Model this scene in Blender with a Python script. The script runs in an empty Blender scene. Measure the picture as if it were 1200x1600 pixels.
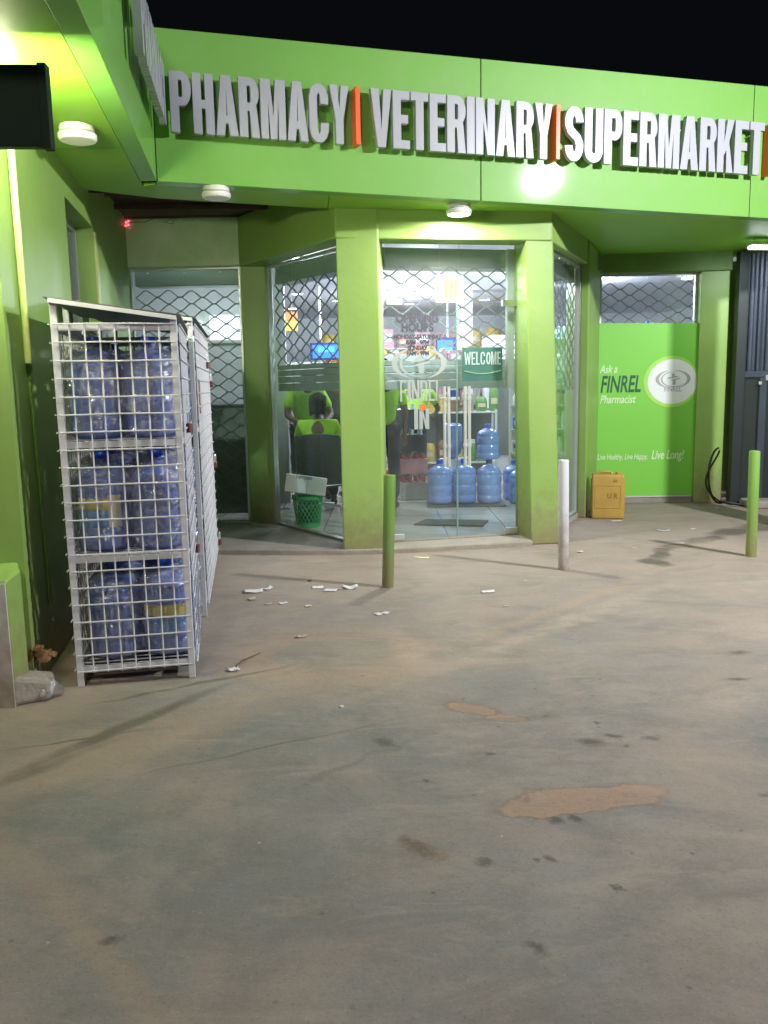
import bpy, bmesh, math, random
from mathutils import Vector, Matrix, noise as mnoise
random.seed(7)
PI = math.pi
R = math.radians
sc = bpy.context.scene
col = sc.collection

# ------------------------------------------------------------------ camera
cam_d = bpy.data.cameras.new('camera')
cam = bpy.data.objects.new('camera', cam_d)
col.objects.link(cam)
cam_d.sensor_fit = 'VERTICAL'
cam_d.sensor_height = 36.0
cam_d.lens = 36.0 * 1300 / 1600
cam_d.clip_start = 0.05
cam_d.clip_end = 400
PITCH = math.atan(196 / 1300)
cam.matrix_world = (Matrix.Translation((0, 0, 1.45)) @ Matrix.Rotation(PI / 2 - PITCH, 4, 'X')
                    @ Matrix.Rotation(R(-1.06), 4, 'Z'))
sc.camera = cam

# ------------------------------------------------------------------ night sky and view
w = bpy.data.worlds.new('World')
sc.world = w
w.use_nodes = True
bg = w.node_tree.nodes['Background']
bg.inputs[0].default_value = (0.28, 0.33, 0.42, 1)
bg.inputs[1].default_value = 0.008
sc.view_settings.view_transform = 'Standard'
sc.view_settings.look = 'None'
sc.view_settings.exposure = 0.2
sc.view_settings.gamma = 1.0
sc.cycles.max_bounces = 8
sc.cycles.transparent_max_bounces = 16
sc.cycles.sample_clamp_indirect = 4.0
sc.cycles.use_denoising = True
sc.cycles.caustics_reflective = False
sc.cycles.caustics_refractive = False


def area(name, loc, target, size, power, color, shape='DISK', spread=None, size_y=None):
    d = bpy.data.lights.new(name, 'AREA')
    d.shape = shape
    d.size = size
    if size_y:
        d.size_y = size_y
    d.energy = power
    d.color = color
    if spread:
        d.spread = spread
    o = bpy.data.objects.new(name, d)
    col.objects.link(o)
    o.location = loc
    o.rotation_euler = (Vector(target) - Vector(loc)).to_track_quat('-Z', 'Y').to_euler()
    return o


# yard floodlight out of frame to the right and the street lamp behind the camera
area('yard_floodlight', (5.1, 3.85, 4.25), (2.2, 6.2, 0.6), 0.26, 430, (0.97, 0.98, 1.0))
area('street_lamp_light', (-1.2, -5.0, 6.5), (0.5, 4.5, 0.8), 1.2, 300, (1.0, 0.93, 0.83))


# ------------------------------------------------------------------ materials
def nt(name):
    m = bpy.data.materials.new(name)
    m.use_nodes = True
    t = m.node_tree
    return m, t, t.nodes['Principled BSDF']


def N(t, ty, **kw):
    n = t.nodes.new(ty)
    for k, v in kw.items():
        if k.startswith('i_'):
            n.inputs[int(k[2:]) if k[2:].isdigit() else k[2:].replace('_', ' ')].default_value = v
        else:
            setattr(n, k, v)
    return n


def rgba(c):
    return (c[0], c[1], c[2], 1)


def simple(name, c, rough=0.5, metal=0.0, spec=0.5, coat=0.0, emis=None, es=0.0, bump=0.0, bscale=30, var=0.0, vscale=3.0):
    m, t, b = nt(name)
    b.inputs['Base Color'].default_value = rgba(c)
    b.inputs['Roughness'].default_value = rough
    b.inputs['Metallic'].default_value = metal
    b.inputs['Specular IOR Level'].default_value = spec
    b.inputs['Coat Weight'].default_value = coat
    if emis:
        b.inputs['Emission Color'].default_value = rgba(emis)
        b.inputs['Emission Strength'].default_value = es
    tc = N(t, 'ShaderNodeTexCoord')
    if var > 0:
        n = N(t, 'ShaderNodeTexNoise', i_Scale=vscale, i_Detail=5.0, i_Roughness=0.6)
        t.links.new(tc.outputs['Object'], n.inputs['Vector'])
        mx = N(t, 'ShaderNodeMix', data_type='RGBA')
        mx.inputs[6].default_value = rgba([x * (1 - var) for x in c])
        mx.inputs[7].default_value = rgba([min(1, x * (1 + var)) for x in c])
        t.links.new(n.outputs[0], mx.inputs[0])
        t.links.new(mx.outputs[2], b.inputs['Base Color'])
    if bump > 0:
        n2 = N(t, 'ShaderNodeTexNoise', i_Scale=bscale, i_Detail=4.0)
        t.links.new(tc.outputs['Object'], n2.inputs['Vector'])
        bp = N(t, 'ShaderNodeBump', i_Strength=bump, i_Distance=0.02)
        t.links.new(n2.outputs[0], bp.inputs['Height'])
        t.links.new(bp.outputs[0], b.inputs['Normal'])
    return m


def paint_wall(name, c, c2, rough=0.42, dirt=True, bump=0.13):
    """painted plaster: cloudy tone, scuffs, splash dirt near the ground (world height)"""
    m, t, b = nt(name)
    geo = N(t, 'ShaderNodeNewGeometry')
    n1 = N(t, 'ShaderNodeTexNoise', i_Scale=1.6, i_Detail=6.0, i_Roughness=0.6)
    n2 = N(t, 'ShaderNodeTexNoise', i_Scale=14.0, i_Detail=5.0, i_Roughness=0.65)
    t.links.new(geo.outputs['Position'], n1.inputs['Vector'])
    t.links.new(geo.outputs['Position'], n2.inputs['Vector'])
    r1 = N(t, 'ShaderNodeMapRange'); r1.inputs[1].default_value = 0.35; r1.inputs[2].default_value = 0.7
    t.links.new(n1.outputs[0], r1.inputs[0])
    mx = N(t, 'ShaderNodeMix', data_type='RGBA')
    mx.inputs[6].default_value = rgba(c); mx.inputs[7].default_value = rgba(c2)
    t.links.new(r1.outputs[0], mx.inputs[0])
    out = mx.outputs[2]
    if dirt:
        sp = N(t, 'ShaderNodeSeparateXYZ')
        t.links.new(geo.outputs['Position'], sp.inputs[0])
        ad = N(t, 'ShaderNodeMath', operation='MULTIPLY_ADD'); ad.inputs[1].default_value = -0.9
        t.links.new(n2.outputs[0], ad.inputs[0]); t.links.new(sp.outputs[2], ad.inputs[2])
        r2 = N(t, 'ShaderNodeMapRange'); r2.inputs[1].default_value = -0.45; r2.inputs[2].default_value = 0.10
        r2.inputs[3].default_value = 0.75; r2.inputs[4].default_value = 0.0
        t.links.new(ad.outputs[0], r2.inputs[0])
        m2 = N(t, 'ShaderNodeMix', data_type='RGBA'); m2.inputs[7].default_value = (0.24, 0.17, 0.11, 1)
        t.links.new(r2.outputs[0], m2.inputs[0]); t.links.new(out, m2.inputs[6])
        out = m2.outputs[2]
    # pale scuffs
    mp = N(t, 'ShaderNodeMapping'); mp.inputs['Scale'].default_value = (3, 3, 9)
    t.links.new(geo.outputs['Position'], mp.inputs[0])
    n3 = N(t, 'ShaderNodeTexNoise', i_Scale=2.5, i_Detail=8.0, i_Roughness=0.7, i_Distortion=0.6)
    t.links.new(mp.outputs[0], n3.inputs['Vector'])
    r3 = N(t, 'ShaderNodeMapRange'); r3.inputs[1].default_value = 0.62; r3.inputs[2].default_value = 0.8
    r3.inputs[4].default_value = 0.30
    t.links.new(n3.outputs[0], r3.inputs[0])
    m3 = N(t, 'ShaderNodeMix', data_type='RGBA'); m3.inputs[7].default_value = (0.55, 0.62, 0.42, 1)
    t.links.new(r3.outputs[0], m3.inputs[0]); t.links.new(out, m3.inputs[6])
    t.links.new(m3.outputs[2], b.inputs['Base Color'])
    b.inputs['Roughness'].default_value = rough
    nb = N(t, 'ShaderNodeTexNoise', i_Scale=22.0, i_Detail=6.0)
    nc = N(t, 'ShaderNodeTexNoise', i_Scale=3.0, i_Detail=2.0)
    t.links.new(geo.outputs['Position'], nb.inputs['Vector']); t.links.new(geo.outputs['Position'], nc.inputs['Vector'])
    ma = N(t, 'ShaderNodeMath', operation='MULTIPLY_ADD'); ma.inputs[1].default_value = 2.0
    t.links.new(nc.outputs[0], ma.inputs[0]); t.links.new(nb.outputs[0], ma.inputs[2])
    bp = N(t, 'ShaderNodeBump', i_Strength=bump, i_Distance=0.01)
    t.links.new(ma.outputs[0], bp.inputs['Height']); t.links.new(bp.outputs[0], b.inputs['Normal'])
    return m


M = {}
M['plaster'] = paint_wall('green plaster paint', (0.235, 0.385, 0.085), (0.28, 0.43, 0.12))
M['plaster_pale'] = paint_wall('patchy pale green render', (0.42, 0.60, 0.34), (0.66, 0.78, 0.60), 0.30, False, 0.5)
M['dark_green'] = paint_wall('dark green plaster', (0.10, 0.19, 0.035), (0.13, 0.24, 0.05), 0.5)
M['white_plaster'] = paint_wall('chalky white plaster', (0.55, 0.56, 0.52), (0.68, 0.68, 0.64), 0.8)
M['concrete'] = simple('bare concrete', (0.30, 0.27, 0.23), 0.85, bump=0.5, bscale=25, var=0.3, vscale=6)
M['timber'] = simple('old dark timber boards', (0.09, 0.06, 0.045), 0.85, bump=0.6, bscale=12, var=0.5, vscale=5)
M['letter'] = simple('white sign letter face', (0.37, 0.385, 0.43), 0.35, var=0.06, vscale=4)
M['orange'] = simple('orange sign bar', (0.80, 0.12, 0.02), 0.4)
M['chrome'] = simple('polished steel', (0.85, 0.86, 0.86), 0.30, metal=1.0)
M['alu'] = simple('brushed aluminium', (0.62, 0.64, 0.65), 0.35, metal=0.7)
M['white_metal'] = simple('white painted steel', (0.58, 0.59, 0.63), 0.42, var=0.2, vscale=8, bump=0.1)
M['grey_sheet'] = simple('grey galvanised sheet', (0.16, 0.17, 0.17), 0.5, metal=0.3, var=0.2)
M['grille'] = simple('grey rolling grille steel', (0.30, 0.31, 0.35), 0.5, metal=0.2)
M['shutter'] = simple('shutter rail grey', (0.42, 0.47, 0.49), 0.4, metal=0.3, var=0.1)
M['black'] = simple('black plastic', (0.012, 0.016, 0.018), 0.35)
M['hinge_box'] = simple('dark panel', (0.006, 0.017, 0.010), 0.7, spec=0.2, var=0.15)
M['slate'] = simple('slate painted steel', (0.055, 0.070, 0.10), 0.45, metal=0.2, bump=0.15, var=0.25, vscale=5)
M['plate_grey'] = simple('grey green punched plate', (0.22, 0.25, 0.22), 0.6, var=0.3, vscale=2)
M['steel_light'] = simple('bright satin steel', (0.72, 0.74, 0.74), 0.32, metal=0.55)
M['black_metal'] = simple('black painted steel', (0.020, 0.030, 0.030), 0.45, bump=0.1, var=0.3)
M['lamp_white'] = simple('white lamp casing', (0.78, 0.78, 0.76), 0.4)
M['lamp_on'] = simple('lit lamp diffuser', (0.9, 0.9, 0.9), 0.5, emis=(1.0, 0.97, 0.86), es=22)
M['tube_on'] = simple('lit tube', (0.9, 0.9, 0.9), 0.5, emis=(1.0, 1.0, 0.66), es=230)
M['cool_on'] = simple('lit cool lamp', (0.9, 0.9, 0.9), 0.5, emis=(0.88, 0.94, 1.0), es=14)
M['soft_on'] = simple('lit panel face', (0.8, 0.82, 0.85), 0.5, emis=(0.85, 0.92, 1.0), es=1.6)
M['down_on'] = simple('lit downlight', (0.9, 0.9, 0.9), 0.5, emis=(0.86, 0.92, 1.0), es=30)
M['blue_on'] = simple('blue screen light', (0.02, 0.1, 0.6), 0.4, emis=(0.03, 0.18, 1.0), es=2.2)
M['cyan_on'] = simple('cyan screen light', (0.02, 0.3, 0.6), 0.4, emis=(0.05, 0.5, 1.0), es=3)
M['sign_on'] = simple('backlit cream sign face', (0.9, 0.88, 0.7), 0.4, emis=(1.0, 0.93, 0.66), es=1.5)
M['sign_gold'] = simple('backlit gold characters', (0.9, 0.7, 0.1), 0.4, emis=(0.95, 0.66, 0.08), es=0.9)
M['red_on'] = simple('small red lamp', (0.8, 0.05, 0.08), 0.4, emis=(1.0, 0.10, 0.16), es=4)
M['interior_white'] = simple('shop wall paint', (0.78, 0.78, 0.84), 0.7, var=0.05)
M['ceiling'] = simple('shop ceiling', (0.74, 0.73, 0.84), 0.7)
M['shelf'] = simple('cream shelf metal', (0.66, 0.68, 0.62), 0.45)
M['bottle'] = simple('blue bottle plastic', (0.085, 0.18, 0.62), 0.18, coat=0.5, var=0.3, vscale=9, bump=0.15, bscale=18)
M['bottle_lit'] = simple('lit blue bottle plastic', (0.16, 0.27, 0.62), 0.18, coat=0.4, var=0.2, vscale=9)  # paler copy of the bottle blue, shop light put into its colour
M['cap_blue'] = simple('blue cap', (0.01, 0.10, 0.62), 0.35)
M['cap_navy'] = simple('navy cap', (0.006, 0.03, 0.22), 0.35)
M['cap_green'] = simple('green cap', (0.01, 0.20, 0.03), 0.35)
M['cap_red'] = simple('red cap', (0.45, 0.03, 0.03), 0.35)
M['yellow_lab'] = simple('yellow sticker', (0.75, 0.60, 0.03), 0.45)
M['blue_lab'] = simple('sky blue sticker', (0.03, 0.27, 0.72), 0.45)
M['cream_lab'] = simple('cream sticker', (0.66, 0.58, 0.38), 0.5)
M['ink'] = simple('black ink', (0.02, 0.02, 0.02), 0.6)
M['jerry'] = simple('yellow jerrycan plastic', (0.48, 0.31, 0.07), 0.5, var=0.22, vscale=7, bump=0.2, bscale=10)
M['stain_ink'] = simple('brown smudge', (0.36, 0.15, 0.025), 0.7)
M['poster'] = simple('poster green print', (0.20, 0.58, 0.065), 0.5, var=0.05, vscale=1.5)
M['poster_ring'] = simple('poster lime ring', (0.36, 0.72, 0.10), 0.5)
M['print_white'] = simple('printed white', (0.76, 0.80, 0.80), 0.5)
M['print_cream'] = simple('printed pale green white', (0.62, 0.80, 0.50), 0.5)
M['print_dark'] = simple('printed dark green', (0.008, 0.10, 0.05), 0.5)
M['print_grey'] = simple('printed grey', (0.38, 0.38, 0.39), 0.5)
M['decal'] = simple('frosted decal', (0.30, 0.335, 0.33), 0.55)
M['decal_dark'] = simple('dark decal', (0.045, 0.045, 0.06), 0.55)
M['decal_orange'] = simple('orange decal dot', (0.80, 0.16, 0.03), 0.5)
M['welcome_green'] = simple('teal welcome board', (0.035, 0.20, 0.15), 0.35, var=0.3, vscale=6)
M['paper'] = simple('torn white paper', (0.72, 0.73, 0.76), 0.7, bump=0.3, bscale=20)
M['paper_dirty'] = simple('dirty paper', (0.42, 0.38, 0.33), 0.8, bump=0.3, bscale=20)
M['leaf'] = simple('dry brown leaf', (0.16, 0.08, 0.035), 0.8, var=0.3, vscale=9)
M['green_pipe'] = simple('green bollard paint', (0.13, 0.27, 0.035), 0.5, var=0.22, vscale=6, bump=0.15)
M['green_pipe_lit'] = simple('lit green bollard paint', (0.17, 0.36, 0.05), 0.5, var=0.2, vscale=6, bump=0.15)  # brighter copy of the bollard green with the light in its colour
M['basket'] = simple('green basket plastic', (0.02, 0.30, 0.085), 0.4)
M['carton'] = simple('white carton board', (0.62, 0.65, 0.63), 0.6, var=0.08, vscale=6)
M['carton_edge'] = simple('brown carton board', (0.30, 0.19, 0.13), 0.7)
M['chair'] = simple('dark chair upholstery', (0.020, 0.034, 0.038), 0.5, bump=0.2)
M['skin'] = simple('brown skin', (0.12, 0.062, 0.038), 0.5)
M['hair'] = simple('black hair', (0.004, 0.004, 0.005), 0.9, spec=0.15, bump=0.6, bscale=80)
M['lime_shirt'] = simple('lime shirt cloth', (0.33, 0.66, 0.02), 0.75, bump=0.5, bscale=9, var=0.12, vscale=8)
M['grey_shirt'] = simple('charcoal shirt cloth', (0.07, 0.075, 0.09), 0.8, bump=0.4, bscale=9)
M['navy_cloth'] = simple('navy trousers cloth', (0.015, 0.022, 0.045), 0.8, bump=0.3, bscale=9)
M['eye'] = simple('eye', (0.7, 0.7, 0.68), 0.3)
M['mat'] = simple('dark ribbed door mat', (0.05, 0.06, 0.055), 0.9, bump=0.8, bscale=90)
M['cable'] = simple('black hose rubber', (0.015, 0.017, 0.015), 0.4)
M['padlock_red'] = simple('maroon padlock', (0.16, 0.03, 0.03), 0.35)
M['rust'] = simple('rusty brown tag', (0.42, 0.20, 0.10), 0.8, var=0.3)
M['pipe_pale'] = simple('pale yellow green conduit', (0.52, 0.60, 0.22), 0.4)


def glass_mat(name, tint, refl=1.0, haze=0.0, hcol=(0.5, 0.55, 0.55)):
    m = bpy.data.materials.new(name); m.use_nodes = True; t = m.node_tree
    t.nodes.remove(t.nodes['Principled BSDF'])
    out = t.nodes['Material Output']
    tr = N(t, 'ShaderNodeBsdfTransparent'); tr.inputs[0].default_value = rgba(tint)
    gl = N(t, 'ShaderNodeBsdfGlossy'); gl.inputs[0].default_value = (refl, refl, refl, 1); gl.inputs['Roughness'].default_value = 0.015
    lw_ = N(t, 'ShaderNodeLayerWeight'); lw_.inputs[0].default_value = 0.5
    pw = N(t, 'ShaderNodeMath', operation='POWER'); pw.inputs[1].default_value = 4.5
    t.links.new(lw_.outputs['Facing'], pw.inputs[0])
    fr = N(t, 'ShaderNodeMath', operation='MULTIPLY_ADD'); fr.inputs[1].default_value = 0.85; fr.inputs[2].default_value = 0.035
    t.links.new(pw.outputs[0], fr.inputs[0])
    mx = N(t, 'ShaderNodeMixShader')
    t.links.new(fr.outputs[0], mx.inputs[0]); t.links.new(tr.outputs[0], mx.inputs[1]); t.links.new(gl.outputs[0], mx.inputs[2])
    last = mx.outputs[0]
    if haze > 0:
        df = N(t, 'ShaderNodeBsdfDiffuse'); df.inputs[0].default_value = rgba(hcol)
        geo = N(t, 'ShaderNodeNewGeometry')
        nn = N(t, 'ShaderNodeTexNoise', i_Scale=2.2, i_Detail=6.0, i_Roughness=0.65)
        t.links.new(geo.outputs['Position'], nn.inputs['Vector'])
        mr = N(t, 'ShaderNodeMapRange'); mr.inputs[1].default_value = 0.3; mr.inputs[2].default_value = 0.75
        mr.inputs[3].default_value = haze * 0.4; mr.inputs[4].default_value = haze * 1.5
        t.links.new(nn.outputs[0], mr.inputs[0])
        m2 = N(t, 'ShaderNodeMixShader')
        t.links.new(mr.outputs[0], m2.inputs[0]); t.links.new(last, m2.inputs[1]); t.links.new(df.outputs[0], m2.inputs[2])
        last = m2.outputs[0]
    t.links.new(last, out.inputs[0])
    return m


M['glass'] = glass_mat('dusty clear glass', (0.90, 0.95, 0.94), 0.9, 0.05)
M['glass_dull'] = glass_mat('dusty dull glass', (0.62, 0.72, 0.66), 0.9, 0.16, (0.35, 0.45, 0.38))
M['glass_edge'] = simple('green glass edge', (0.25, 0.42, 0.38), 0.2)


def film_mat():
    m = bpy.data.materials.new('crumpled clear film'); m.use_nodes = True; t = m.node_tree
    t.nodes.remove(t.nodes['Principled BSDF'])
    out = t.nodes['Material Output']
    tr = N(t, 'ShaderNodeBsdfTransparent'); tr.inputs[0].default_value = (0.93, 0.93, 0.95, 1)
    gl = N(t, 'ShaderNodeBsdfGlossy'); gl.inputs['Roughness'].default_value = 0.16
    df = N(t, 'ShaderNodeBsdfDiffuse'); df.inputs[0].default_value = (0.55, 0.57, 0.66, 1)  # pale patches stand in for highlights on the film
    geo = N(t, 'ShaderNodeNewGeometry')
    mp = N(t, 'ShaderNodeMapping'); mp.inputs['Scale'].default_value = (1, 1, 0.55)
    t.links.new(geo.outputs['Position'], mp.inputs[0])
    n1 = N(t, 'ShaderNodeTexNoise', i_Scale=16.0, i_Detail=5.0, i_Roughness=0.6, i_Distortion=1.4)
    t.links.new(mp.outputs[0], n1.inputs['Vector'])
    bp = N(t, 'ShaderNodeBump', i_Strength=1.0, i_Distance=0.045)
    t.links.new(n1.outputs[0], bp.inputs['Height'])
    t.links.new(bp.outputs[0], gl.inputs['Normal'])
    mr = N(t, 'ShaderNodeMapRange'); mr.inputs[1].default_value = 0.47; mr.inputs[2].default_value = 0.68
    mr.inputs[3].default_value = 0.03; mr.inputs[4].default_value = 0.42
    t.links.new(n1.outputs[0], mr.inputs[0])
    m1 = N(t, 'ShaderNodeMixShader')
    t.links.new(mr.outputs[0], m1.inputs[0]); t.links.new(tr.outputs[0], m1.inputs[1]); t.links.new(df.outputs[0], m1.inputs[2])
    m2 = N(t, 'ShaderNodeMixShader'); m2.inputs[0].default_value = 0.30
    t.links.new(m1.outputs[0], m2.inputs[1]); t.links.new(gl.outputs[0], m2.inputs[2])
    t.links.new(m2.outputs[0], out.inputs[0])
    return m


M['film'] = film_mat()


def acp_mat(name='glossy green cladding', rough=.55, coat=.45, crough=.075, cols=((0.14, 0.37, 0.05, 1), (0.18, 0.42, 0.075, 1))):
    m, t, b = nt(name)
    geo = N(t, 'ShaderNodeNewGeometry')
    n1 = N(t, 'ShaderNodeTexNoise', i_Scale=0.9, i_Detail=4.0)
    t.links.new(geo.outputs['Position'], n1.inputs['Vector'])
    mx = N(t, 'ShaderNodeMix', data_type='RGBA')
    mx.inputs[6].default_value = cols[0]; mx.inputs[7].default_value = cols[1]
    t.links.new(n1.outputs[0], mx.inputs[0])
    n4 = N(t, 'ShaderNodeTexNoise', i_Scale=5.0, i_Detail=9.0, i_Roughness=0.7)
    t.links.new(geo.outputs['Position'], n4.inputs['Vector'])
    r4 = N(t, 'ShaderNodeMapRange'); r4.inputs[1].default_value = 0.5; r4.inputs[2].default_value = 0.8; r4.inputs[4].default_value = 0.22
    t.links.new(n4.outputs[0], r4.inputs[0])
    m4 = N(t, 'ShaderNodeMix', data_type='RGBA'); m4.inputs[7].default_value = (0.34, 0.36, 0.22, 1)
    t.links.new(r4.outputs[0], m4.inputs[0]); t.links.new(mx.outputs[2], m4.inputs[6])
    t.links.new(m4.outputs[2], b.inputs['Base Color'])
    b.inputs['Roughness'].default_value = rough
    b.inputs['Coat Weight'].default_value = coat
    b.inputs['Coat Roughness'].default_value = crough
    n2 = N(t, 'ShaderNodeTexNoise', i_Scale=1.3, i_Detail=2.0)
    t.links.new(geo.outputs['Position'], n2.inputs['Vector'])
    bp = N(t, 'ShaderNodeBump', i_Strength=0.15, i_Distance=0.05)
    t.links.new(n2.outputs[0], bp.inputs['Height']); t.links.new(bp.outputs[0], b.inputs['Normal'])
    return m


M['acp'] = acp_mat()
M['acp_soffit_lit'] = acp_mat('satin soffit cladding with painted lamp glow', .5, .12, .25, ((0.20, 0.44, 0.03, 1), (0.24, 0.48, 0.045, 1)))  # limier than the fascia: the tube's glow is put into the colour


def ground_mat():
    m, t, b = nt('worn sandy concrete')
    geo = N(t, 'ShaderNodeNewGeometry')
    L = t.links.new

    def noise(scale, detail=5.0, rough=0.6, dist=0.0, sxyz=(1, 1, 1), rot=0.0):
        mp = N(t, 'ShaderNodeMapping'); mp.inputs['Scale'].default_value = sxyz; mp.inputs['Rotation'].default_value = (0, 0, rot)
        L(geo.outputs['Position'], mp.inputs[0])
        n = N(t, 'ShaderNodeTexNoise', i_Scale=scale, i_Detail=detail, i_Roughness=rough, i_Distortion=dist)
        L(mp.outputs[0], n.inputs['Vector'])
        return n.outputs[0]

    def rng(v, a, c, lo=0.0, hi=1.0, smooth=False):
        r = N(t, 'ShaderNodeMapRange')
        if smooth:
            r.interpolation_type = 'SMOOTHSTEP'
        r.inputs[1].default_value = a; r.inputs[2].default_value = c; r.inputs[3].default_value = lo; r.inputs[4].default_value = hi
        L(v, r.inputs[0]); return r.outputs[0]

    def mix(fac, a, c):
        x = N(t, 'ShaderNodeMix', data_type='RGBA')
        L(fac, x.inputs[0])
        if isinstance(a, tuple): x.inputs[6].default_value = rgba(a)
        else: L(a, x.inputs[6])
        if isinstance(c, tuple): x.inputs[7].default_value = rgba(c)
        else: L(c, x.inputs[7])
        return x.outputs[2]

    def op(o, a, c):
        x = N(t, 'ShaderNodeMath', operation=o)
        for i, v in enumerate((a, c)):
            if isinstance(v, (int, float)): x.inputs[i].default_value = v
            else: L(v, x.inputs[i])
        return x.outputs[0]
    # warped position shared by all stains
    wn = N(t, 'ShaderNodeTexNoise', i_Scale=5.0, i_Detail=4.0)
    L(geo.outputs['Position'], wn.inputs['Vector'])
    vs = N(t, 'ShaderNodeVectorMath', operation='SUBTRACT'); vs.inputs[1].default_value = (0.5, 0.5, 0.5)
    L(wn.outputs[1], vs.inputs[0])

    def warped(k):
        sc_ = N(t, 'ShaderNodeVectorMath', operation='SCALE'); sc_.inputs['Scale'].default_value = k
        L(vs.outputs[0], sc_.inputs[0])
        va = N(t, 'ShaderNodeVectorMath', operation='ADD')
        L(geo.outputs['Position'], va.inputs[0]); L(sc_.outputs[0], va.inputs[1])
        return va.outputs[0]
    W1, W2 = warped(0.22), warped(0.07)
    wf_ = N(t, 'ShaderNodeTexNoise', i_Scale=32.0, i_Detail=5.0, i_Roughness=0.7)
    L(geo.outputs['Position'], wf_.inputs['Vector'])
    vf = N(t, 'ShaderNodeVectorMath', operation='SUBTRACT'); vf.inputs[1].default_value = (0.5, 0.5, 0.5)
    L(wf_.outputs[1], vf.inputs[0])
    vg = N(t, 'ShaderNodeVectorMath', operation='SCALE'); vg.inputs['Scale'].default_value = 0.055
    L(vf.outputs[0], vg.inputs[0])
    va3 = N(t, 'ShaderNodeVectorMath', operation='ADD'); L(W2, va3.inputs[0]); L(vg.outputs[0], va3.inputs[1])
    W3 = va3.outputs[0]
    va4 = N(t, 'ShaderNodeVectorMath', operation='ADD'); L(W1, va4.inputs[0]); L(vg.outputs[0], va4.inputs[1])
    warped3 = va4.outputs[0]

    def blob(x, y, a, c, deg, e0=0.7, e1=1.05, wp=None, hi=1.0):
        mp = N(t, 'ShaderNodeMapping', vector_type='TEXTURE')
        mp.inputs['Location'].default_value = (x, y, 0); mp.inputs['Rotation'].default_value = (0, 0, R(deg)); mp.inputs['Scale'].default_value = (a, c, 1)
        L(W1 if wp is None else wp, mp.inputs[0])
        sp = N(t, 'ShaderNodeSeparateXYZ'); L(mp.outputs[0], sp.inputs[0])
        cb = N(t, 'ShaderNodeCombineXYZ'); L(sp.outputs[0], cb.inputs[0]); L(sp.outputs[1], cb.inputs[1])
        ln = N(t, 'ShaderNodeVectorMath', operation='LENGTH'); L(cb.outputs[0], ln.inputs[0])
        return rng(ln.outputs['Value'], e0, e1, hi, 0.0)

    def union(lst):
        r = lst[0]
        for q in lst[1:]:
            r = op('MAXIMUM', r, q)
        return r
    grey = (0.262, 0.243, 0.228)
    bluegrey = (0.195, 0.193, 0.190)
    sand = (0.350, 0.290, 0.248)
    c = mix(rng(noise(0.9, 6, 0.62, 0.4), 0.40, 0.60), grey, bluegrey)
    c = mix(rng(noise(0.55, 7, 0.62, 0.8, (1, 1.5, 1), 0.5), 0.46, 0.66, 0, 0.85), c, sand)
    c = mix(rng(noise(3.2, 8, 0.7), 0.40, 0.70, 0, 0.6), c, (0.19, 0.165, 0.145))
    # sandier towards the shop
    sp = N(t, 'ShaderNodeSeparateXYZ'); L(geo.outputs['Position'], sp.inputs[0])
    yy = op('ADD', sp.outputs[1], op('MULTIPLY', noise(0.8, 5), 2.5))
    c = mix(rng(yy, 5.0, 7.8, 0, 0.70), c, (0.33, 0.265, 0.215))
    sandy = union([
        blob(-0.30, 4.40, 0.62, 0.55, 10, 0.75, 1.1),
        
        
        
        blob(-1.15, 3.25, 0.55, 0.28, 40, 0.6, 1.2),
        blob(1.3, 5.45, 1.55, 0.07, 46, 0.3, 1.3, W2, 0.8),
        blob(-0.2, 3.95, 1.1, 0.06, 22, 0.3, 1.3, W2, 0.7),
        blob(-0.7, 1.9, 1.2, 0.05, -48, 0.2, 1.4, W2, 0.6),
        blob(-1.75, 3.9, 0.5, 1.4, -10, 0.6, 1.3, None, 0.8)])
    c = mix(op('MULTIPLY', sandy, 0.75), c, (0.36, 0.27, 0.20))
    scr = union([blob(0.68, 2.74, 0.34, 0.10, 14, 0.85, 1.05, warped3), blob(0.38, 3.60, 0.14, 0.06, -30, 0.8, 1.1, W3), blob(0.52, 3.48, 0.10, 0.04, -12, 0.8, 1.1, W3), blob(0.10, 2.44, 0.10, 0.04, -40, 0.7, 1.1, W3, 0.6)])
    c = mix(op('MULTIPLY', scr, rng(noise(14, 6, 0.7), 0.3, 0.6, 0.55, 1.0)), c, (0.36, 0.235, 0.165))
    rim = op('MULTIPLY', scr, op('SUBTRACT', 1.0, scr))
    c = mix(op('MULTIPLY', rim, 1.6), c, (0.13, 0.10, 0.08))
    c = mix(op('MULTIPLY', blob(-0.30, 4.43, 0.38, 0.27, 6, 0.80, 1.0, W3, 0.8), rng(noise(6, 6, 0.7), 0.3, 0.6, 0.5, 1.0)), c, (0.255, 0.245, 0.205))
    c = mix(blob(0.12, 4.50, 0.10, 0.42, 12, 0.5, 1.1, W2, 0.6), c, (0.42, 0.33, 0.26))
    c = mix(blob(0.9, 4.75, 1.5, 0.09, 44, 0.4, 1.3, W1, 0.55), c, (0.42, 0.335, 0.265))
    # dark gutter line at the left and cracks
    gut = union([blob(-1.18, 3.42, 0.62, 0.045, 55, 0.5, 1.3, W2, 0.8), blob(-1.5, 2.9, 0.5, 0.05, 52, 0.5, 1.3, W2, 0.7),
                 blob(-0.95, 3.98, 0.5, 0.02, 30, 0.5, 1.2, W2, 0.8), blob(-0.45, 3.25, 0.6, 0.012, 26, 0.4, 1.2, W2, 0.5),
                 blob(-1.33, 3.33, 0.30, 0.010, 20, 0.4, 1.2, W2, 0.9)])
    c = mix(gut, c, (0.11, 0.095, 0.075))
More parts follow.
